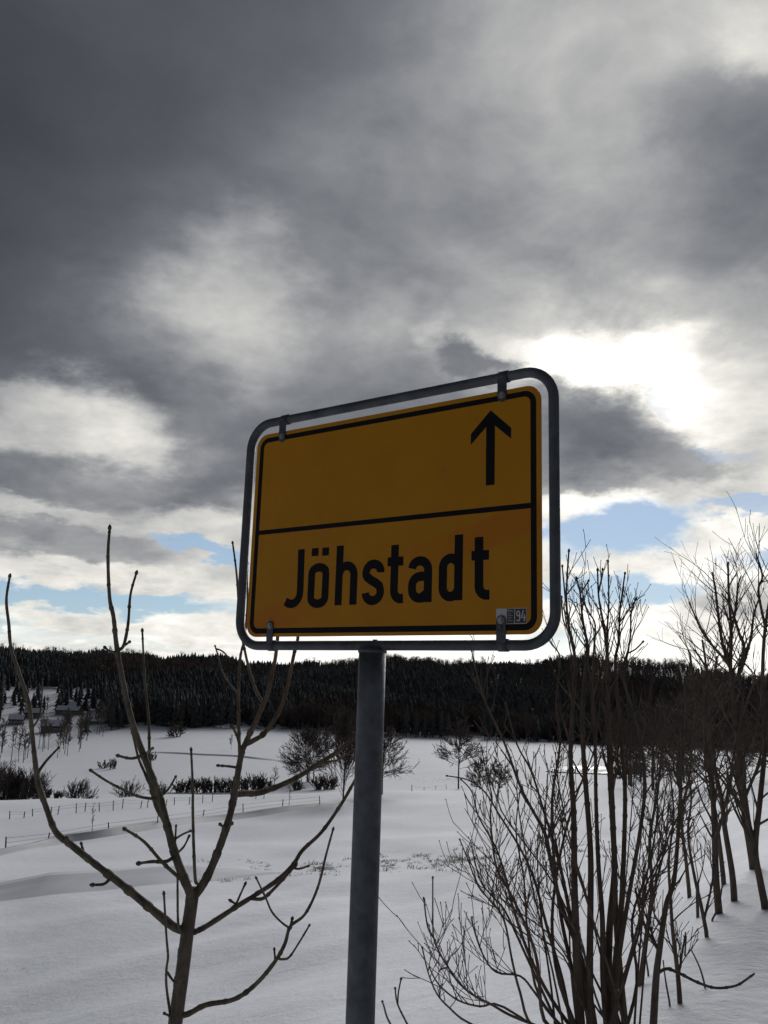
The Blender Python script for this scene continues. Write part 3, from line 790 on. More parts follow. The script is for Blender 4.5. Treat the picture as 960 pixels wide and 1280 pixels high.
# ---------------------------------------------------------------- the many-stemmed shrub right of the post
R2 = random.Random(5)
YB = 5.0
base0 = at(748, 1300, YB); gz = ground(base0.x, base0.y)
shrub = thing('bare_shrub', (base0.x, base0.y, gz), 'tall leafless many-stemmed shrub rising from the snow beside the sign', 'shrub')
STEMS = [  # traced stems: points, w0, w1, dY
    ([(745, 1300), (727, 1200), (701, 1130), (685, 1060), (679, 1037), (652, 987), (631, 930), (608, 880), (594, 835), (590, 815)], 9, 1.8, -.3),
    ([(740, 1300), (728, 1230), (712, 1140), (697, 1070), (680, 1015), (664, 964), (646, 930), (632, 880)], 8, 1.8, -.1),
    ([(727, 1300), (722, 1220), (719, 1140), (718, 1100), (717, 1015), (713, 946), (716, 880), (719, 826), (712, 790), (708, 753), (709, 720), (711, 690)], 14, 2.2, .1),
    ([(738, 1300), (737, 1225), (738, 1140), (738, 1060), (730, 953), (728, 890), (733, 824), (734, 805), (730, 784), (727, 763), (725, 740), (721, 724)], 12, 2.2, .25),
    ([(760, 1300), (754, 1225), (753, 1150), (748, 1080), (745, 1000), (744, 930), (741, 870), (742, 820), (744, 782), (737, 767), (727, 749)], 10, 1.8, .0),
    ([(762, 1300), (760, 1235), (762, 1160), (768, 1090), (766, 1037), (762, 969), (760, 900), (759, 824), (755, 784), (751, 763), (748, 742), (747, 714)], 13, 2.2, .15),
    ([(783, 1300), (777, 1235), (770, 1150), (768, 1060), (764, 960), (761, 880), (760, 830), (759, 790), (761, 753), (760, 703)], 11, 2.0, -.1),
    ([(770, 1300), (768, 1220), (776, 1140), (780, 1060), (781, 980), (774, 900), (769, 830), (773, 805), (774, 784), (775, 763), (778, 740), (781, 718)], 10, 2.0, .3),
    ([(765, 1300), (772, 1210), (786, 1120), (800, 1040), (806, 980), (800, 920), (785, 870), (777, 838), (783, 822), (788, 795), (789, 767), (794, 751)], 8, 2.0, .1),
    ([(750, 1310), (712, 1290), (680, 1275), (672, 1205), (659, 1162), (638, 1117), (621, 1085), (615, 1047), (613, 1014), (615, 996), (606, 957), (602, 935)], 7, 1.6, -.6),
    ([(740, 1315), (690, 1290), (640, 1270), (615, 1256), (595, 1246), (575, 1230), (560, 1209), (549, 1190), (542, 1172), (541, 1140), (541, 1098)], 4.8, 1.8, -.9),
    ([(735, 1312), (690, 1250), (660, 1190), (640, 1130), (633, 1100), (620, 1060), (598, 1020), (590, 990), (577, 975)], 6, 1.6, -.4),
    ([(735, 1320), (640, 1300), (585, 1278), (562, 1260), (546, 1242), (535, 1215), (528, 1185)], 4, 1.8, -.8),
    ([(735, 1312), (668, 1285), (650, 1240), (640, 1200), (630, 1150), (612, 1125), (598, 1108), (585, 1075), (575, 1050)], 5, 1.6, -.7),
    ([(733, 1310), (690, 1270), (668, 1240), (650, 1220), (620, 1215), (603, 1192), (592, 1160), (590, 1147)], 4.2, 1.8, -.6),
    ([(720, 1320), (630, 1259), (600, 1258), (572, 1250), (548, 1230), (537, 1210)], 4, 1.8, -.6),
    ([(757, 1300), (786, 1200), (805, 1130), (822, 1085), (836, 1060), (858, 1040)], 5, 1.8, -.2),
    ([(762, 1300), (784, 1215), (800, 1160), (806, 1110), (830, 1060), (836, 1010)], 5, 1.6, .3),
    ([(715, 1320), (660, 1200), (632, 1140), (615, 1120), (600, 1100), (590, 1060)], 4.4, 1.6, .2),
    ([(720, 1320), (704, 1230), (684, 1160), (668, 1100), (650, 1060), (625, 1020), (606, 990), (585, 975), (560, 970)], 6, 1.6, .4),
    ([(730, 1320), (716, 1220), (702, 1150), (693, 1080), (690, 1000), (700, 930), (695, 880), (700, 824), (690, 806), (682, 795)], 7, 1.6, .6),
    ([(735, 1320), (700, 1230), (690, 1150), (702, 1060), (722, 990), (742, 940), (750, 880)], 7, 1.6, .5),
    ([(540, 1340), (509, 1280), (497, 1255), (494, 1236)], 3.4, 2.0, -.3),
    ([(530, 1345), (489, 1282), (480, 1258), (478, 1252)], 3.4, 2.0, -.4),
    ([(735, 1315), (676, 1250), (660, 1170), (655, 1100), (645, 1040), (650, 990)], 5, 1.5, .5),
    ([(775, 1310), (796, 1230), (790, 1150), (812, 1080), (822, 1010), (818, 960)], 6, 1.6, .5)]
for k in range(11):
    tx, ty = R2.uniform(598, 735), R2.uniform(930, 1130); bx = R2.uniform(695, 790); lean_ = (tx - bx)
    STEMS.append(([(bx, 1310), (bx + lean_ * .30, 1310 - (1310 - ty) * .28), (bx + lean_ * .62 + R2.uniform(-8, 8), 1310 - (1310 - ty) * .60), (tx + R2.uniform(-3, 6), ty + 40), (tx, ty)], R2.uniform(2.6, 4.2), 1.4, R2.uniform(-.7, .7)))
for k in range(4):
    tx, ty = R2.uniform(775, 840), R2.uniform(900, 1090); bx = R2.uniform(765, 800); lean_ = (tx - bx)
    STEMS.append(([(bx, 1310), (bx + lean_ * .25, 1310 - (1310 - ty) * .32), (bx + lean_ * .6, 1310 - (1310 - ty) * .62), (tx, ty)], R2.uniform(2.6, 4.2), 1.4, R2.uniform(-.5, .7)))
SIDE = {2: [([(707, 752), (705, 730), (703, 709)], 2.4), ([(712, 790), (704, 775), (702, 748)], 2.2)], 3: [([(725, 742), (730, 735), (735, 727)], 2.2)], 5: [([(748, 742), (751, 728), (753, 713)], 2.2)],
        8: [([(786, 816), (795, 811), (803, 803)], 2.2)], 22: [([(497, 1255), (498, 1240), (501, 1225)], 2)], 10: [([(545, 1176), (535, 1160), (530, 1125)], 2), ([(560, 1209), (556, 1210), (552, 1211)], 2.2)]}
for si, (pts, w0, w1, dY) in enumerate(STEMS):
    mb = MB(); Ya = YB + R2.uniform(-.12, .12)
    path, rr2 = trace(pts, w0 * .80, w1 * .92, Ya, Ya + dY, 4, ease=1.5)
    gz0 = ground(path[0].x, path[0].y)
    path = [Vector((path[0].x, path[0].y, min(gz0, path[0].z) - .1))] + path; rr2 = [rr2[0]] + rr2
    mb.tube(path, rr2, 8); bud(mb, path, rr2[-1])
    nodes_on(mb, path, rr2, 5, len(path) // 3, 1.2)
    so = mb.build('stem', M_SHRUB, shrub)
    tm = MB()
    for tp, tw_ in SIDE.get(si, []):
        p2, r2 = trace(tp, tw_, 1.8, Ya + dY, Ya + dY * .9 + .05, 4); tm.tube(p2, r2, 5); bud(tm, p2, r2[-1])
    N = len(path); cnt = int(N * (.42 if si < 10 else 0 if si in (19, 22, 23) else .36 if si < 26 else .5))
    for k in range(cnt):
        t = R2.uniform(.34, .94); i = int(t * (N - 2)) + 1
        dd = (path[i + 1] - path[i]).normalized()
        ax = dd.cross(Vector((R2.gauss(0, 1), R2.gauss(0, 1), R2.gauss(0, .3))))
        if ax.length < .1: continue
        nd = rot_about(dd, ax.normalized(), R2.uniform(.35, .95)); nd.z = abs(nd.z) + .25; nd.normalize()
        ln = R2.uniform(.16, .5) * (1.25 - .8 * t)
        grow(tm, path[i], nd, ln, max(min(rr2[i] * .5, .006), .0026), 1, R2, 5, .5, (.35, .7), (1, 3), (.35, .7), 5, .07, .0017, .25, .0017)
    tm.build('twigs', M_SHRUB, so, kind='stuff') if tm.v else None

# ---------------------------------------------------------------- hedge trees along the verge on the right
def hedge_tree(name, label, pts, w0, w1, base_px, seed, dens=14, tl=.7, lean=0., cat='tree', extra=(), group='bare trees along the road verge', lvl=1):
    R3 = random.Random(seed); h0 = hit(*base_px)
    t = thing(name, (h0.x, h0.y, h0.z), label, cat, group)
    Y = h0.y
    mb = MB(); path, rr2 = trace(pts, w0, w1, Y, Y + lean, 4, ease=1.3)
    path[0] = Vector((path[0].x, path[0].y, min(path[0].z, h0.z) - .08))
    mb.tube(path, rr2, 9); tr = mb.build('trunk', M_SHRUB, t)
    cm = MB()
    for ep, e0, e1, ed in extra:
        p2, r2 = trace(ep, e0, e1, Y, Y + ed, 4); cm.tube(p2, r2, 6); nodes_on(cm, p2, r2, 6, 2, 1.3)
        for k in range(0 if ed == -.15 else 9):
            i = R3.randint(1, len(p2) - 2); dd = (p2[i + 1] - p2[i]).normalized()
            nd = (dd + Vector((R3.gauss(0, .55), R3.gauss(0, .55), R3.gauss(.25, .4)))).normalized()
            grow(cm, p2[i], nd, tl * R3.uniform(.3, .8), max(r2[i] * .5, .0035), 1, R3, 4, .4, (.3, .7), (2, 4), (.35, .7), 4, .1, .0028)
    N = len(path)
    for k in range(dens):
        tt = R3.uniform(.25, .98); i = min(int(tt * (N - 1)), N - 2); dd = (path[i + 1] - path[i]).normalized()
        ax = dd.cross(Vector((R3.gauss(0, 1), R3.gauss(0, 1), R3.gauss(0, .3))))
        if ax.length < .1: continue
        nd = rot_about(dd, ax.normalized(), R3.uniform(.4, 1.05)); nd.z += .2; nd.normalize()
        grow(cm, path[i], nd, tl * R3.uniform(.4, 1.0) * (1.2 - .5 * tt), max(rr2[i] * .45, .004), lvl, R3, 5, .35, (.3, .8), (2, 5), (.35, .7), 5, .11, .0028)
    cm.build('crown', M_SHRUB, t)
    return t


hedge_tree('young_tree', 'slender bare trunk nearest the shrub with one long twig reaching right low over snow', [(816, 1295), (820, 1225), (824, 1190), (833, 1130), (843, 1098), (850, 1004), (852, 952), (858, 900), (856, 850)], 9, 2.5, (817, 1285), 21, 16, .55,
           extra=[([(823, 1216), (834, 1211), (850, 1217), (872, 1228), (895, 1235), (920, 1232), (936, 1222), (943, 1217)], 4.2, 2.2, -.15), ([(824, 1190), (810, 1165), (800, 1140), (794, 1110)], 3.5, 2, .1)])
hedge_tree('young_tree', 'thin dark shoot forking low on the snow bank behind the slender trunk', [(850, 1252), (847, 1215), (841, 1165), (838, 1120), (836, 1075), (842, 1020), (838, 970)], 6, 2, (850, 1254), 22, 8, .45,
           extra=[([(848, 1222), (853, 1190), (857, 1165)], 3, 1.6, .1)])
hedge_tree('young_tree', 'bare tree with straight trunk standing just behind the wooden stake', [(899, 1143), (895, 1098), (893, 1035), (890, 983), (884, 952), (880, 900), (884, 850), (878, 800)], 9, 2.5, (898, 1142), 23, 22, .9)
hedge_tree('young_tree', 'bare tree with bent trunk between the stake tree and the thickest trunk', [(918, 1127), (915, 1090), (906, 1035), (902, 1000), (893, 956), (886, 905), (870, 860), (862, 815)], 8, 2.5, (918, 1126), 24, 22, .9)
hedge_tree('young_tree', 'tallest bare roadside tree with thick trunk and high forked crown against the sky', [(944, 1085), (938, 1050), (933, 1025), (927, 973), (922, 920), (917, 870), (913, 835), (914, 788), (911, 745), (910, 702)], 13, 2.4, (943, 1086), 25, 30, 1.2,
           extra=[([(918, 850), (904, 808), (898, 770), (894, 735), (890, 715)], 4.5, 1.8, .2), ([(922, 850), (930, 812), (924, 792), (918, 772), (912, 755), (902, 742)], 4.5, 1.8, -.2), ([(926, 840), (938, 800), (942, 770), (948, 750)], 4, 1.8, .3),
                  ([(912, 830), (893, 810), (878, 790), (868, 768), (861, 752)], 3.6, 1.6, -.3), ([(928, 950), (948, 900), (958, 850), (975, 800)], 4, 1.8, .3), ([(914, 790), (920, 760), (922, 735), (926, 720)], 3.2, 1.6, .2), ([(910, 900), (893, 860), (880, 830), (866, 810)], 4, 1.8, .3)])
hedge_tree('young_tree', 'leaning bare tree at the right picture edge rooted on the snow bank', [(957, 1135), (950, 1100), (944, 1060), (950, 1000), (956, 930), (953, 870), (955, 800), (962, 750), (972, 700)], 9, 3, (957, 1136), 26, 26, 1.0,
           extra=[([(958, 790), (948, 740), (953, 720), (945, 692)], 3.5, 1.8, .2), ([(945, 1062), (930, 1010), (918, 970), (905, 930)], 4, 2, -.2)])
hedge_tree('young_tree', 'low bare hedge tree with thin crooked stem left of the wooden stake', [(884, 1170), (876, 1130), (867, 1090), (860, 1040), (864, 990), (850, 930)], 5, 2, (884, 1171), 27, 14, .6,
           extra=[([(880, 1150), (889, 1110), (893, 1080)], 3, 1.6, .1)])
hedge_tree('young_tree', 'bare tree with forked stem at the far end of the verge row', [(905, 1105), (900, 1060), (893, 1010), (887, 960), (884, 910), (892, 860), (896, 820)], 6, 2, (905, 1106), 28, 22, .9,
           extra=[([(898, 1040), (910, 990), (916, 950), (926, 900), (930, 860)], 4, 1.8, .4)])
hedge_tree('young_tree', 'bare crooked tree half hidden behind the tall shrub on the bank', [(800, 1230), (808, 1170), (815, 1110), (812, 1050), (822, 990), (828, 930), (836, 880)], 6, 2, (801, 1232), 29, 18, .8,
           extra=[([(812, 1140), (826, 1080), (838, 1040), (850, 1015)], 3.6, 1.6, .3)])
hedge_tree('young_tree', 'bare tree with many fine twigs rooted below the verge behind the shrub', [(862, 1120), (858, 1080), (852, 1020), (862, 970), (866, 920), (872, 875)], 5, 2, (862, 1122), 30, 22, .9)
# little shoots sticking out of the snow bank
sb_ = thing('snow_shoots', hit(890, 1185), 'few thin bare shoots sticking out of the snow bank beside the long low twig', 'plant')
for pts in ([(882, 1235), (875, 1210), (864, 1187)], [(838, 1258), (832, 1225), (829, 1200)], [(889, 1152), (899, 1130), (905, 1090)], [(811, 1220), (806, 1190), (798, 1160)], [(856, 1195), (858, 1170)]):
    h0 = hit(*pts[0]); mb = MB(); p2, r2 = trace(pts, 2.6, 1.5, h0.y, h0.y + .05, 4); p2[0].z -= .05
    mb.tube(p2, r2, 5); mb.build('stem', M_SHRUB, sb_)
# wooden stake
h0 = hit(872, 1147); st_top = at(871.5, 1102, h0.y)
stk = thing('wooden_stake', h0, 'short weathered wooden stake standing in snow among the roadside trees', 'stake')
mb = MB(); mb.tube([h0 - Vector((0, 0, .2)), h0.lerp(st_top, .5), st_top], [.019, .019, .018], 8); mb.build('stake_shaft', M_WOOD, stk)

# ---------------------------------------------------------------- distant leafless trees
def far_tree(name, label, px, py, H, W, seed, style='round', group=None, dens=1., stems=1, r0=None, mat_=None, Y=None, cat='tree', thick=1.):
    """leafless tree or bush standing where the photo shows its foot; H and W in photo pixels"""
    R3 = random.Random(seed); h0 = hit(px, py) if Y is None else None
    if Y is not None:
        p = at(px, py, Y); h0 = Vector((p.x, Y, ground(p.x, Y)))
    k = h0.y / F_PX; Hm, Wm = H * k, W * k
    t = thing(name, h0, label, cat, group)
    tw = max(.17 * k * thick, .005)                    # thinnest twig
    tm = MB(); cm = MB()
    if style in ('round', 'spread', 'vase'):
        nst = stems
        for s_ in range(nst):
            off = Vector((R3.uniform(-.12, .12) * Wm, R3.uniform(-.1, .1) * Wm, 0)) if nst > 1 else Vector((0, 0, 0))
            hh = Hm * R3.uniform(.85, 1.0)
            top_ = h0 + off * 2.2 + Vector((R3.uniform(-.05, .05) * Wm, 0, hh * .9))
            path = [h0 + off - Vector((0, 0, .3)), h0 + off + Vector((0, 0, hh * .25)), (h0 + off).lerp(top_, .6), top_]
            rb_ = (r0 or .02 * Hm) * (1 if nst == 1 else .7)
            tm.tube(path, [rb_, rb_ * .8, rb_ * .5, tw], 6)
            nb_ = int((34 if style == 'round' else 30) * dens / nst ** .5)
            for b_ in range(nb_):
                u_ = R3.uniform(.16 if style == 'round' else .27 if style == 'spread' else .05, .95)
                p = (h0 + off) + (top_ - (h0 + off)) * u_
                az_ = R3.uniform(0, 2 * math.pi)
                if style == 'round': e_ = .0 + 1.15 * u_; ln = (1 - abs(u_ - .45) * 1.0) * Wm * .58
                elif style == 'spread': e_ = .05 + .95 * u_; ln = (1.05 - .75 * u_) * Wm * .62
                else: e_ = 1.0 + .35 * u_; ln = (1.0 - .75 * u_) * Hm * .62
                d_ = Vector((math.cos(az_) * math.cos(e_), math.sin(az_) * math.cos(e_), math.sin(e_)))
                grow(cm, p, d_, ln * R3.uniform(.75, 1.05), max(rb_ * .28 * (1.1 - u_), tw), 2, R3, 4, .22 if style != 'vase' else .35, (.3, .8), (5, 8), (.35, .6), 4, .09, tw, .25)
    elif style == 'bush':
        nb_ = int(16 * dens)
        for b_ in range(nb_):
            az_ = R3.uniform(0, 2 * math.pi); ti = abs(R3.gauss(0, .55))
            d_ = Vector((math.cos(az_) * math.sin(ti) * Wm / Hm, math.sin(az_) * math.sin(ti) * Wm / Hm, math.cos(ti)))
            ln = Hm * R3.uniform(.6, .95) * min(1, .55 + .5 * math.cos(ti)); p = h0 + Vector((R3.uniform(-.28, .28) * Wm, R3.uniform(-.2, .2) * Wm, -.1))
            grow(cm, p, d_, ln, tw * 2.6, 2, R3, 3, .2, (.2, .55), (4, 6), (.35, .6), 4, .1, tw, .15)
    elif style == 'pole':
        rb_ = r0 or .012 * Hm
        top_ = h0 + Vector((R3.uniform(-.06, .06) * Hm, 0, Hm * .95))
        tm.tube([h0 - Vector((0, 0, .3)), h0.lerp(top_, .5), top_], [rb_, rb_ * .75, tw], 5)
        for b_ in range(int(22 * dens)):
            u_ = R3.uniform(.35, .97); az_ = R3.uniform(0, 6.28); e_ = R3.uniform(.5, 1.2)
            d_ = Vector((math.cos(az_) * math.cos(e_), math.sin(az_) * math.cos(e_), math.sin(e_)))
            grow(cm, h0.lerp(top_, u_), d_, Wm * .5 * R3.uniform(.5, 1.1) * (1.3 - u_ * .6), tw * 1.3, 1, R3, 3, .3, (.3, .6), (2, 4), (.4, .7), 3, .1, tw, .2)
    mm = mat_ or M_FARTREE
    if tm.v: tm.build('trunk', mm, t)
    cm.build('crown' if tm.v else 'branches', mm, t)
    return t


far_tree('round_tree', 'bare round-topped tree with several stems in the meadow left of the post', 386, 989, 60, 66, 41, 'round', dens=1.5, stems=4, Y=265)
far_tree('vase_tree', 'dark bare tree with steep fan of limbs on the field crest beside the post', 427, 1003, 112, 62, 42, 'vase', dens=1.3, stems=2, r0=.17, thick=1.3)
far_tree('spreading_tree', 'bare tree with drooping spread of twigs half hidden behind the post', 477, 993, 92, 80, 43, 'spread', dens=1.6, r0=.22, thick=1.2)
far_tree('spreading_tree', 'bare single-trunk tree with wide fan crown on the crest right of the post', 573, 986, 94, 68, 44, 'spread', dens=1.7, r0=.24, thick=1.25)
far_tree('meadow_tree', 'small pale bare tree behind the wide fan tree', 600, 978, 46, 36, 45, 'round', dens=1.0, Y=190)
far_tree('meadow_tree', 'pair-stemmed small bare tree between the fan tree and the tall shrub', 620, 977, 40, 30, 46, 'round', dens=.8, stems=2, Y=185)
far_tree('vase_tree', 'large bare tree with dark trunk at the right rim of the field', 818, 966, 92, 84, 47, 'spread', dens=1.7, r0=.30, thick=1.5)
far_tree('meadow_bush', 'lone round leafless bush high on the white meadow below the forest', 218, 921, 17, 22, 48, 'bush', dens=1.6, cat='bush')
far_tree('meadow_bush', 'broad double-humped leafless bush just behind the field crest', 98, 994, 25, 42, 49, 'bush', dens=2.4, cat='bush', Y=215)
far_tree('meadow_bush', 'round bush behind the crest next to the broad double-humped one', 160, 992, 24, 32, 50, 'bush', dens=1.8, cat='bush', Y=215)
far_tree('meadow_bush', 'dense small bush behind crest seen past the sapling trunk', 201, 991, 20, 24, 51, 'bush', dens=1.8, cat='bush', Y=215)
far_tree('meadow_bush', 'low pale scrub clump alone in the middle of the meadow', 131, 960, 9, 20, 52, 'bush', dens=1.0, cat='bush')
far_tree('meadow_bush', 'pale scrub clump beside the twin clump in the open meadow', 141, 961, 12, 12, 53, 'bush', dens=.8, cat='bush')
far_tree('meadow_bush', 'small dark bush on the meadow right of the sapling leader', 190, 950, 9, 14, 54, 'bush', dens=1.2, cat='bush')
far_tree('meadow_sapling', 'tiny bare tree alone on the upper meadow', 289, 937, 16, 10, 55, 'pole', dens=.7)
far_tree('meadow_sapling', 'tiny bare tree rising above the dark hedgerow', 342, 985, 32, 14, 56, 'pole', dens=.8, Y=235)
far_tree('field_sapling', 'slim young tree standing alone by the field track on the left', 115, 1045, 38, 11, 57, 'pole', dens=.8, thick=.8)
far_tree('field_sapling', 'slim young tree on the field crest left of the round-topped tree', 361, 1011, 30, 9, 58, 'pole', dens=.7, thick=.8)
for i, (x, h_, w_) in enumerate([(226, 17, 18), (238, 20, 20), (252, 23, 22), (266, 20, 20), (280, 22, 20), (293, 20, 20), (306, 23, 22), (319, 25, 20), (331, 19, 20), (400, 22, 22), (412, 20, 20), (372, 16, 18)]):
    far_tree('hedge_bush', 'dark leafless bush in the low hedgerow behind the field crest', x, 992, h_ * .8, w_, 60 + i, 'bush', 'bushes of the valley hedgerow', dens=1.7, cat='bush', Y=240, thick=1.2)
for i, (x, y_, h_, w_) in enumerate([(6, 1000, 52, 26), (20, 1000, 44, 24), (34, 1000, 36, 24), (47, 998, 40, 20), (-8, 1000, 50, 26), (14, 1001, 30, 28), (28, 1001, 26, 26), (72, 994, 11, 14), (60, 994, 12, 12)]):
    far_tree('valley_tree', 'dense bare tree in the dark clump at the left edge behind the crest', x, y_, h_ * .85, w_, 80 + i, 'bush', 'trees of the left valley clump', dens=2.0, Y=225 + 4 * (i % 3), thick=1.1)
R4 = random.Random(9)
for i in range(46):
    x = R4.uniform(-14, 146); yb = np.interp(x, [-14, 40, 80, 110, 148], [952, 950, 944, 934, 918]) + R4.uniform(-16, 3)
    far_tree('slope_tree', 'straight thin bare trunk in the wood below the village houses', x, yb, R4.uniform(30, 44), R4.uniform(12, 18), 100 + i, 'pole', 'bare trees on the slope below the village', dens=1.0, thick=1.25)
for i in range(15):
    x = R4.uniform(775, 990); Y_ = R4.uniform(95, 240)
    h_ = R4.uniform(12, 15) / Y_ * F_PX
    p_ = at(x, 960, Y_); base_y = 640 - F_PX * ((Vector((p_.x, Y_, ground(p_.x, Y_))) - Vector((0, 0, CAM_Z))).dot(UP)) / ((Vector((p_.x, Y_, ground(p_.x, Y_))) - Vector((0, 0, CAM_Z))).dot(FWD))
    far_tree('valley_tree', 'dark bare broadleaf tree in the thick belt at the right rim of the field', x, base_y, h_, h_ * .7, 200 + i, 'round', 'trees of the right-hand belt', dens=1.1, stems=1, Y=Y_, thick=1.2)

# ---------------------------------------------------------------- spruces
def spruce_geo(R_, H, seg=7, tiers=5):
    v, f = [], []
    rad0 = H * R_.uniform(.19, .26)
    for t in range(tiers):
        u0 = t / tiers; zt = H * (.10 + .90 * min(1, (u0 + 1.75 / tiers))); zb_ = H * (.08 + .86 * u0); rt = rad0 * (1 - u0) ** .85 + .02 * H
        n = len(v); v.append((0, 0, min(zt, H))); a0 = R_.random() * 6
        for k in range(seg):
            a = a0 + 2 * math.pi * k / seg; q_ = rt * (1.0 if k % 2 else .58) * R_.uniform(.8, 1.15)
            v.append((q_ * math.cos(a), q_ * math.sin(a), zb_ + H * R_.uniform(-.03, .03) + (0 if k % 2 else H * .05)))
        for k in range(seg): f.append((n, n + 1 + k, n + 1 + (k + 1) % seg))
    return np.array(v), f


protos = [spruce_geo(random.Random(300 + i), 1.0) for i in range(6)]


def mass(name, items, mat_, protos_):
    """one mesh of many far trees: items = (x, y, z, height, width factor, turn, proto)"""
    vs, fs = [], []; n = 0
    for x, y, z, h_, wf, a, k in items:
        v, f = protos_[k]; ca_, sa_ = math.cos(a) * h_ * wf, math.sin(a) * h_ * wf
        vs.append(np.stack([v[:, 0] * ca_ - v[:, 1] * sa_ + x, v[:, 0] * sa_ + v[:, 1] * ca_ + y, v[:, 2] * h_ + z], 1))
        fs.append(np.array(f) + n); n += len(v)
    V = np.concatenate(vs); Fc = np.concatenate(fs)
    me = bpy.data.meshes.new(name)
    me.vertices.add(len(V)); me.vertices.foreach_set('co', V.ravel())
    me.loops.add(Fc.size); me.loops.foreach_set('vertex_index', Fc.ravel())
    me.polygons.add(len(Fc)); me.polygons.foreach_set('loop_start', np.arange(0, Fc.size, 3)); me.polygons.foreach_set('loop_total', np.full(len(Fc), 3))
    me.materials.append(mat_); me.update(); me.validate()
    o = bpy.data.objects.new(name, me); COL.objects.link(o)
    return tag(o, kind='stuff')


def bare_geo(R_, n=46):
    v, f = [], []
    def sl(p, d, L_, w_):
        p = np.array(p, float); d = np.array(d, float); d /= np.linalg.norm(d)
        s_ = np.cross(d, [R_.gauss(0, 1), R_.gauss(0, 1), .2]); s_ /= np.linalg.norm(s_) + 1e-6
        k = len(v); v.extend([p - s_ * w_, p + s_ * w_, p + d * L_]); f.append((k, k + 1, k + 2))
    for a in (0, 2.1, 4.2): sl((0, 0, 0), (.03 * math.cos(a), .03 * math.sin(a), 1), 1.0, .016)
    for k in range(n):
        z = R_.uniform(.2, .85); a = R_.uniform(0, 6.28); e = R_.uniform(.5, 1.25)
        sl((R_.gauss(0, .05), R_.gauss(0, .05), z), (math.cos(a) * math.cos(e), math.sin(a) * math.cos(e), math.sin(e)), R_.uniform(.15, .38), .012)
    return np.array(v), f


bprotos = [bare_geo(random.Random(400 + i)) for i in range(5)]
R5 = random.Random(77)
def edge_Y(px):
    """front edge of the hill forest, as distance, by photo column"""
    return np.interp(px, [-200, 20, 60, 130, 160, 330, 480, 620, 800, 960, 1150], [590, 600, 620, 620, 580, 575, 550, 550, 520, 500, 500])
spr, bare = [], []
tries = 0
while len(spr) + len(bare) < 26000 and tries < 120000:
    tries += 1
    px = R5.uniform(-190, 1150); Y0 = edge_Y(px)
    Y = Y0 + (1240 - Y0) * R5.random() ** 1.15
    Y += 22 * math.sin(px * .045) * math.cos(px * .019 + 1) * max(0, 1 - (Y - Y0) / 120)
    x = (px - 480) / F_PX * Y
    if 22 < px < 145 and Y < 800 and R5.random() < .93: continue          # the village clearing
    z = ground(x, Y) - .3
    brown = .5 + .5 * math.sin(x * .013 + 1.3) * math.cos(Y * .011 + x * .004) + R5.gauss(0, .16)
    right_open = max(0, min(1, (px - 640) / 120)) * max(0, min(1, (Y - 800) / 190))
    if R5.random() < right_open * .55: continue
    if brown > .80 or (Y < Y0 + 30 and R5.random() < .35) or R5.random() < right_open * .5:
        bare.append((x, Y, z, R5.uniform(9, 17), R5.uniform(.9, 1.3), R5.uniform(0, 6.28), R5.randrange(5)))
    else:
        h_ = R5.uniform(8.5, 15) * (.95 + .30 * math.sin(x * .021 + 2 * math.sin(Y * .009)) * math.cos(x * .0083 + Y * .013)) * np.interp(Y, [500, 760, 1090, 1150], [1.2, 1.1, .95, .75])
        spr.append((x, Y, z, h_, R5.uniform(.8, 1.15), R5.uniform(0, 6.28), R5.randrange(6)))
mass('spruce_forest', spr, M_SPRUCE, protos)
mass('bare_forest', bare, M_BROWN, bprotos)
# single spruces one can tell along the forest edge and in the village
pm = []
for i, (v, f) in enumerate(protos):
    me = bpy.data.meshes.new('crown'); me.from_pydata(v.tolist(), [], f); me.materials.append(M_SPRUCE); pm.append(me)
tmb = MB(); tmb.tube([(0, 0, -.05), (0, 0, .3)], [.016, .012], 6)
tme = bpy.data.meshes.new('trunk'); tme.from_pydata(tmb.v, [], tmb.f); tme.materials.append(M_TREE)
def spruce(px, py, H, label, group, Y=None):
    h0 = hit(px, py) if Y is None else Vector((at(px, py, Y).x, Y, ground(at(px, py, Y).x, Y)))
    t = thing('spruce_tree', h0, label, 'tree', group); hm = H * h0.y / F_PX
    for nm, me_ in (('trunk', tme), ('crown', R5.choice(pm))):
        o = bpy.data.objects.new(nm, me_); COL.objects.link(o); o.parent = t; o.scale = (hm * 1.05, hm * 1.05, hm); o.rotation_euler.z = R5.uniform(0, 6)
for x in (262, 268, 276, 288, 296, 250, 238, 205, 213, 320, 508, 520, 531, 541, 552, 560, 606, 612, 628):
    Y = edge_Y(x) - R5.uniform(2, 8)
    spruce(x, 912, R5.uniform(26, 42), 'dark spruce standing in the front row of the forest edge above the meadow', 'spruces along the forest edge', Y)
spruce(372, 913, 12, 'low young spruce standing before the forest edge, paired with a taller one', None)
spruce(386, 913, 15, 'taller young spruce of the pair standing before the forest edge', None)
spruce(139, 912, 36, 'tall dark spruce at the right end of the village trees', None)
spruce(149, 911, 28, 'second tall dark spruce behind the village, next to the meadow corner', None)
spruce(107, 918, 26, 'narrow dark spruce in front of the village barn', None)
spruce(84, 908, 24, 'short spruce between the two village houses', None)
spruce(28, 992, 26, 'small dark spruce tip in the left valley clump', None, 222)

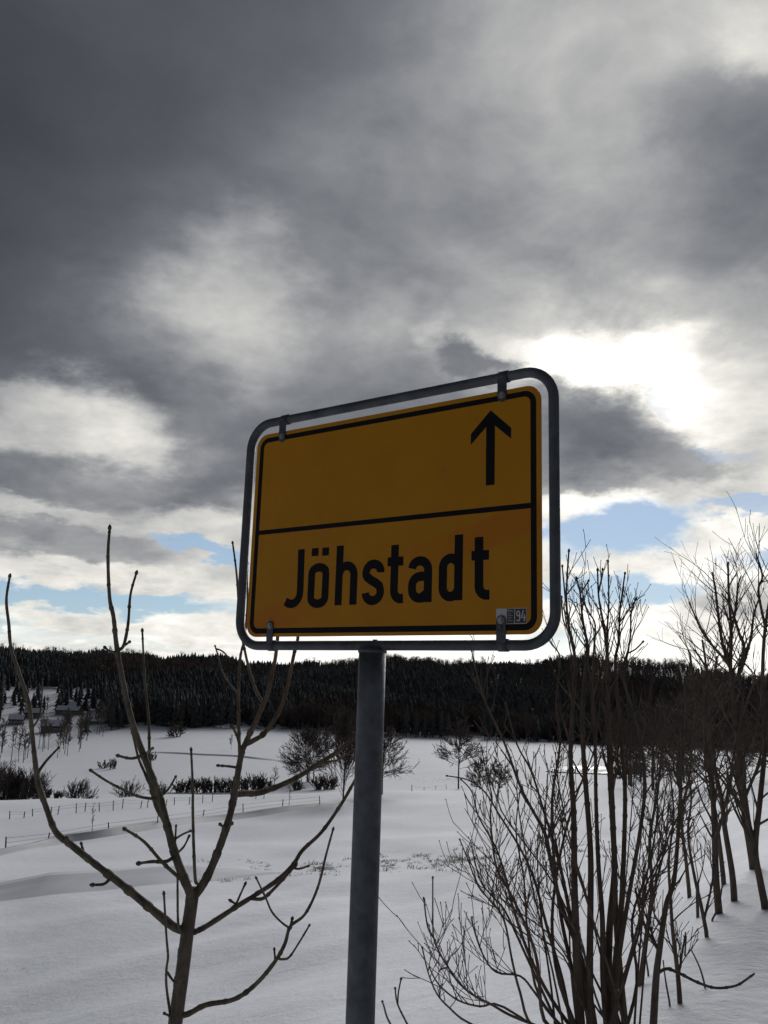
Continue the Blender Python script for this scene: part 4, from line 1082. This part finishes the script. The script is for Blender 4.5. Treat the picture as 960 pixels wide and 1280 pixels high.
# ---------------------------------------------------------------- village houses on the slope
def house(px, py, Wpx, eave, ridge, depth, label, yaw=0., chim=True, wins=4, name='village_house'):
    h0 = hit(px, py); k = h0.y / F_PX
    t = thing(name, h0, label, 'house' if name == 'village_house' else 'barn'); W2 = Wpx * k; E = eave * k; Rg = ridge * k
    t.rotation_euler.z = yaw
    def add(nm, mb, m_, par=t):
        mb.v = [tuple(Vector(v) + parent_origin(par)) for v in mb.v]
        return mb.build(nm, m_, par, smooth=False)
    mb = MB(); x, y = W2 / 2, depth / 2
    pts = [(-x, -y, -2), (x, -y, -2), (x, y, -2), (-x, y, -2), (-x, -y, E), (x, -y, E), (x, y, E), (-x, y, E), (-x, 0, Rg - .2), (x, 0, Rg - .2)]
    mb.v = pts; mb.f = [(0, 1, 5, 4), (2, 3, 7, 6), (1, 2, 6, 9, 5), (3, 0, 4, 8, 7)]
    add('wall', mb, M_WALL)
    mb = MB(); o = .5
    for s_ in (-1, 1):
        a = [(-x - o, s_ * (y + o), E - .35), (x + o, s_ * (y + o), E - .35), (x + o, 0, Rg), (-x - o, 0, Rg)]
        b_ = [(p[0], p[1], p[2] + .25) for p in a]
        n = len(mb.v); mb.v += a + b_
        for f in ((0, 1, 2, 3), (7, 6, 5, 4), (0, 4, 5, 1), (1, 5, 6, 2), (2, 6, 7, 3), (3, 7, 4, 0)): mb.f.append(tuple(n + i for i in f))
    rf = add('roof', mb, M_ROOF)
    mb = MB()
    for s_ in (-1, 1):
        a = [(-x - .4, s_ * (y + .1), E - .02), (x + .4, s_ * (y + .1), E - .02), (x + .4, s_ * .5, Rg + .02), (-x - .4, s_ * .5, Rg + .02)]
        n = len(mb.v); mb.v += [(p[0], p[1], p[2] + .02) for p in a] + [(p[0], p[1], p[2] + .22) for p in a]
        for f in ((0, 1, 2, 3), (7, 6, 5, 4), (0, 4, 5, 1), (1, 5, 6, 2), (2, 6, 7, 3), (3, 7, 4, 0)): mb.f.append(tuple(n + i for i in f))
    add('roof_snow', mb, M_SHADESNOW, rf)
    if chim:
        mb = MB(); mb.box((x * .35, .3, Rg + .4), .8, .8, 2.2); add('chimney', mb, M_WALL, rf)
    for i in range(wins):
        wx_ = -x + W2 * (i + .5) / wins
        mb = MB(); mb.box((wx_, -y - .03, E * .5), 1.2, .1, 1.5); wf = add('window', mb, M_WHITE)
        mb = MB(); mb.box((wx_, -y - .09, E * .5), .95, .06, 1.25); add('pane', mb, M_PANE, wf)
    return t
house(66, 915, 26, 6, 14, 9, 'broad-roofed house with snow on its roof, lowest in the village above the sloping wood', .25)
house(86, 893, 28, 4, 10, 8, 'long low house without chimney at the forest edge', -.1, False)
house(119, 905, 24, 3.2, 7, 7, 'low barn with chimney below the forest beside tall spruces', .05, True, 3, 'village_barn')
house(96, 888, 18, 5, 10, 8, 'small steep house with snowy roof highest up in the village clearing', -.3, True, 3)
house(42, 897, 20, 5, 11, 8, 'snow-roofed house behind the broad-roofed one, left of it', .15, True, 3)
house(20, 905, 16, 5, 11, 8, 'small house half hidden in trees at the far left', .3, True, 3)

# ---------------------------------------------------------------- frozen pond glinting behind the roadside trees
pm_ = MB(); cpt = at(752, 966, 275)
ring = [hit(752 + 74 * math.cos(a) * (1 + .12 * math.sin(3 * a + 1)), 962.5 + 5.5 * math.sin(a) * (1 + .15 * math.sin(2 * a))) for a in np.linspace(0, 2 * math.pi, 40, endpoint=False)]
zl = max(p.z for p in ring)
cz_ = sum((p for p in ring), Vector()) / len(ring)
for r0_, r1_ in ((0, .35), (.35, .7), (.7, 1)):
    for k in range(40):
        a, b_ = ring[k], ring[(k + 1) % 40]
        pts = [cz_.lerp(a, r0_), cz_.lerp(a, r1_), cz_.lerp(b_, r1_), cz_.lerp(b_, r0_)] if r0_ else [cz_, cz_.lerp(a, r1_), cz_.lerp(b_, r1_)]
        pm_.quad([Vector((p.x, p.y, ground(p.x, p.y) + .3)) for p in pts][::-1])
tag(pm_.build('frozen_pond', M_ICE), kind='structure')

# ---------------------------------------------------------------- fences, tracks, drifts, grass
def strip(name, pix, half, crest, matr, kind='structure', steps=160, taper=True, lift=.05):
    """low bank or track laid along a line on the ground"""
    pts = [hit(x, y) for x, y in pix]; sp_ = smooth_path([tuple(p) for p in pts], steps // (len(pts) - 1))
    mb = MB(); prev = None; N = len(sp_); R6 = random.Random(len(name))
    for i, q_ in enumerate(sp_):
        a = sp_[max(i - 1, 0)]; c_ = sp_[min(i + 1, N - 1)]
        d_ = Vector((c_[0] - a[0], c_[1] - a[1], 0)).normalized(); nrm = Vector((-d_.y, d_.x, 0))
        kf = min(1, 4 * min(i, N - 1 - i) / N) if taper else 1
        row = []
        for u_ in (-1, -.7, -.35, -.12, .12, .4, .75, 1):
            p = Vector((q_[0], q_[1], 0)) + nrm * (half * u_)
            h_ = crest * kf * math.exp(-(u_ / .45) ** 2)
            p.z = ground(p.x, p.y) + (lift if abs(u_) < .99 else -.05) + h_ if abs(u_) < .99 else ground(p.x, p.y) - .08
            row.append(p)
        if prev:
            for k in range(7): mb.quad((prev[k], prev[k + 1], row[k + 1], row[k]))
        prev = row
    o = mb.build(name, matr); tag(o, kind=kind)
    return o
strip('field_track', [(-30, 1072), (60, 1055), (136, 1043), (253, 1027), (353, 1013), (440, 1003)], 1.6, .55, M_PACKED)
strip('meadow_path', [(180, 940), (240, 943), (300, 946), (352, 951)], 2.2, .5, M_PACKED)
strip('snow_drift', [(-60, 1112), (60, 1108), (150, 1102), (240, 1096), (320, 1088)], 4.5, .6, M_SHADESNOW)  # the drift's shaded face is put into its grey snow colour


def fence(label, pix_posts, post_h, wires, wr):
    pts = [hit(x, y) for x, y in pix_posts]
    t = thing('pasture_fence', pts[0], label, 'fence')
    R6 = random.Random(3)
    tops = []
    for p in pts:
        le = Vector((R6.uniform(-.16, .16), R6.uniform(-.1, .1), post_h * R6.uniform(.65, 1.15)))
        mb = MB(); mb.tube([p - Vector((0, 0, .3)), p + le * .5, p + le], [.06, .06, .055], 6); mb.build('fence_post', M_WOOD, t)
        tops.append(p + le)
    for k in wires:
        mb = MB(); mb.tube([p.lerp(q_, k) for p, q_ in zip(pts, tops)], wr, 4); mb.build('fence_wire', M_WIRE, t)
fence('long wooden post fence running beside the snowy field track', [(7, 1063), (60, 1053), (136, 1041), (197, 1034), (253, 1026), (304, 1019), (353, 1012), (400, 1007)], 1.25, (.55, .9), .012)
fence('many-posted fence along the field crest at left', [(12 + 16 * i + 4 * math.sin(i * 2.7), 1024 - 26 * (i / 20) ** .9 + .6 * math.sin(i * 1.9)) for i in range(21)], 1.15, (.6, .9), .010)
fence('short run of fence posts on the crest right of the post', [(515, 989), (530, 988), (545, 986.5), (558, 986)], 1.2, (.7,), .012)

gb = MB(); R7 = random.Random(15)
def tuft(p, h_, n):
    for k in range(n):
        a = R7.uniform(0, 6.28); l_ = h_ * R7.uniform(.5, 1.1); o_ = Vector((R7.gauss(0, h_ * .5), R7.gauss(0, h_ * .5), -.03))
        d_ = Vector((math.cos(a) * .7, math.sin(a) * .7, R7.uniform(.5, 1.1))).normalized()
        s_ = d_.cross(Vector((0, 0, 1))).normalized() * (h_ * .05)
        b0 = p + o_; mid = b0 + d_ * l_ * .6; tip = b0 + d_ * l_ + Vector((math.cos(a), math.sin(a), -.4)) * l_ * .25
        gb.quad((b0 - s_, b0 + s_, mid + s_ * .8, mid - s_ * .8)); gb.quad((mid - s_ * .8, mid + s_ * .8, tip))
for c_ in range(84):
    x0 = R7.triangular(330, 665, 560) if c_ < 62 else R7.uniform(228, 340)
    y0 = np.interp(x0, [230, 330, 480, 600, 660], [1094, 1088, 1081, 1075, 1070]) + R7.gauss(0, 6.0); sz = R7.uniform(.3, 1.0)
    for k in range(R7.randint(3, 9)):
        tuft(hit(x0 + R7.gauss(0, 9 * sz), y0 + R7.gauss(0, 2.2 * sz)), R7.uniform(.10, .34) * (.45 + .6 * sz), 11)
for k in range(34):
    x = R7.gauss(25, 9); tuft(hit(x, 1213 + R7.gauss(0, 2.5)), R7.uniform(.03, .08), 8)
for k in range(26):
    x = R7.uniform(0, 440); p = hit(x, R7.uniform(1125, 1278))
    for q_ in range(R7.randint(1, 4)): tuft(p + Vector((R7.gauss(0, .25), R7.gauss(0, .25), 0)), R7.uniform(.02, .06), 3)
for k in range(80):
    x = R7.uniform(480, 600); tuft(hit(x, 975 + R7.gauss(0, 2)), R7.uniform(.15, .4), 8)
for k in range(60):
    x = R7.uniform(700, 900); tuft(hit(x, 1055 + R7.gauss(0, 14)), R7.uniform(.12, .35), 12)
tag(gb.build('dead_grass', M_GRASS), kind='stuff')
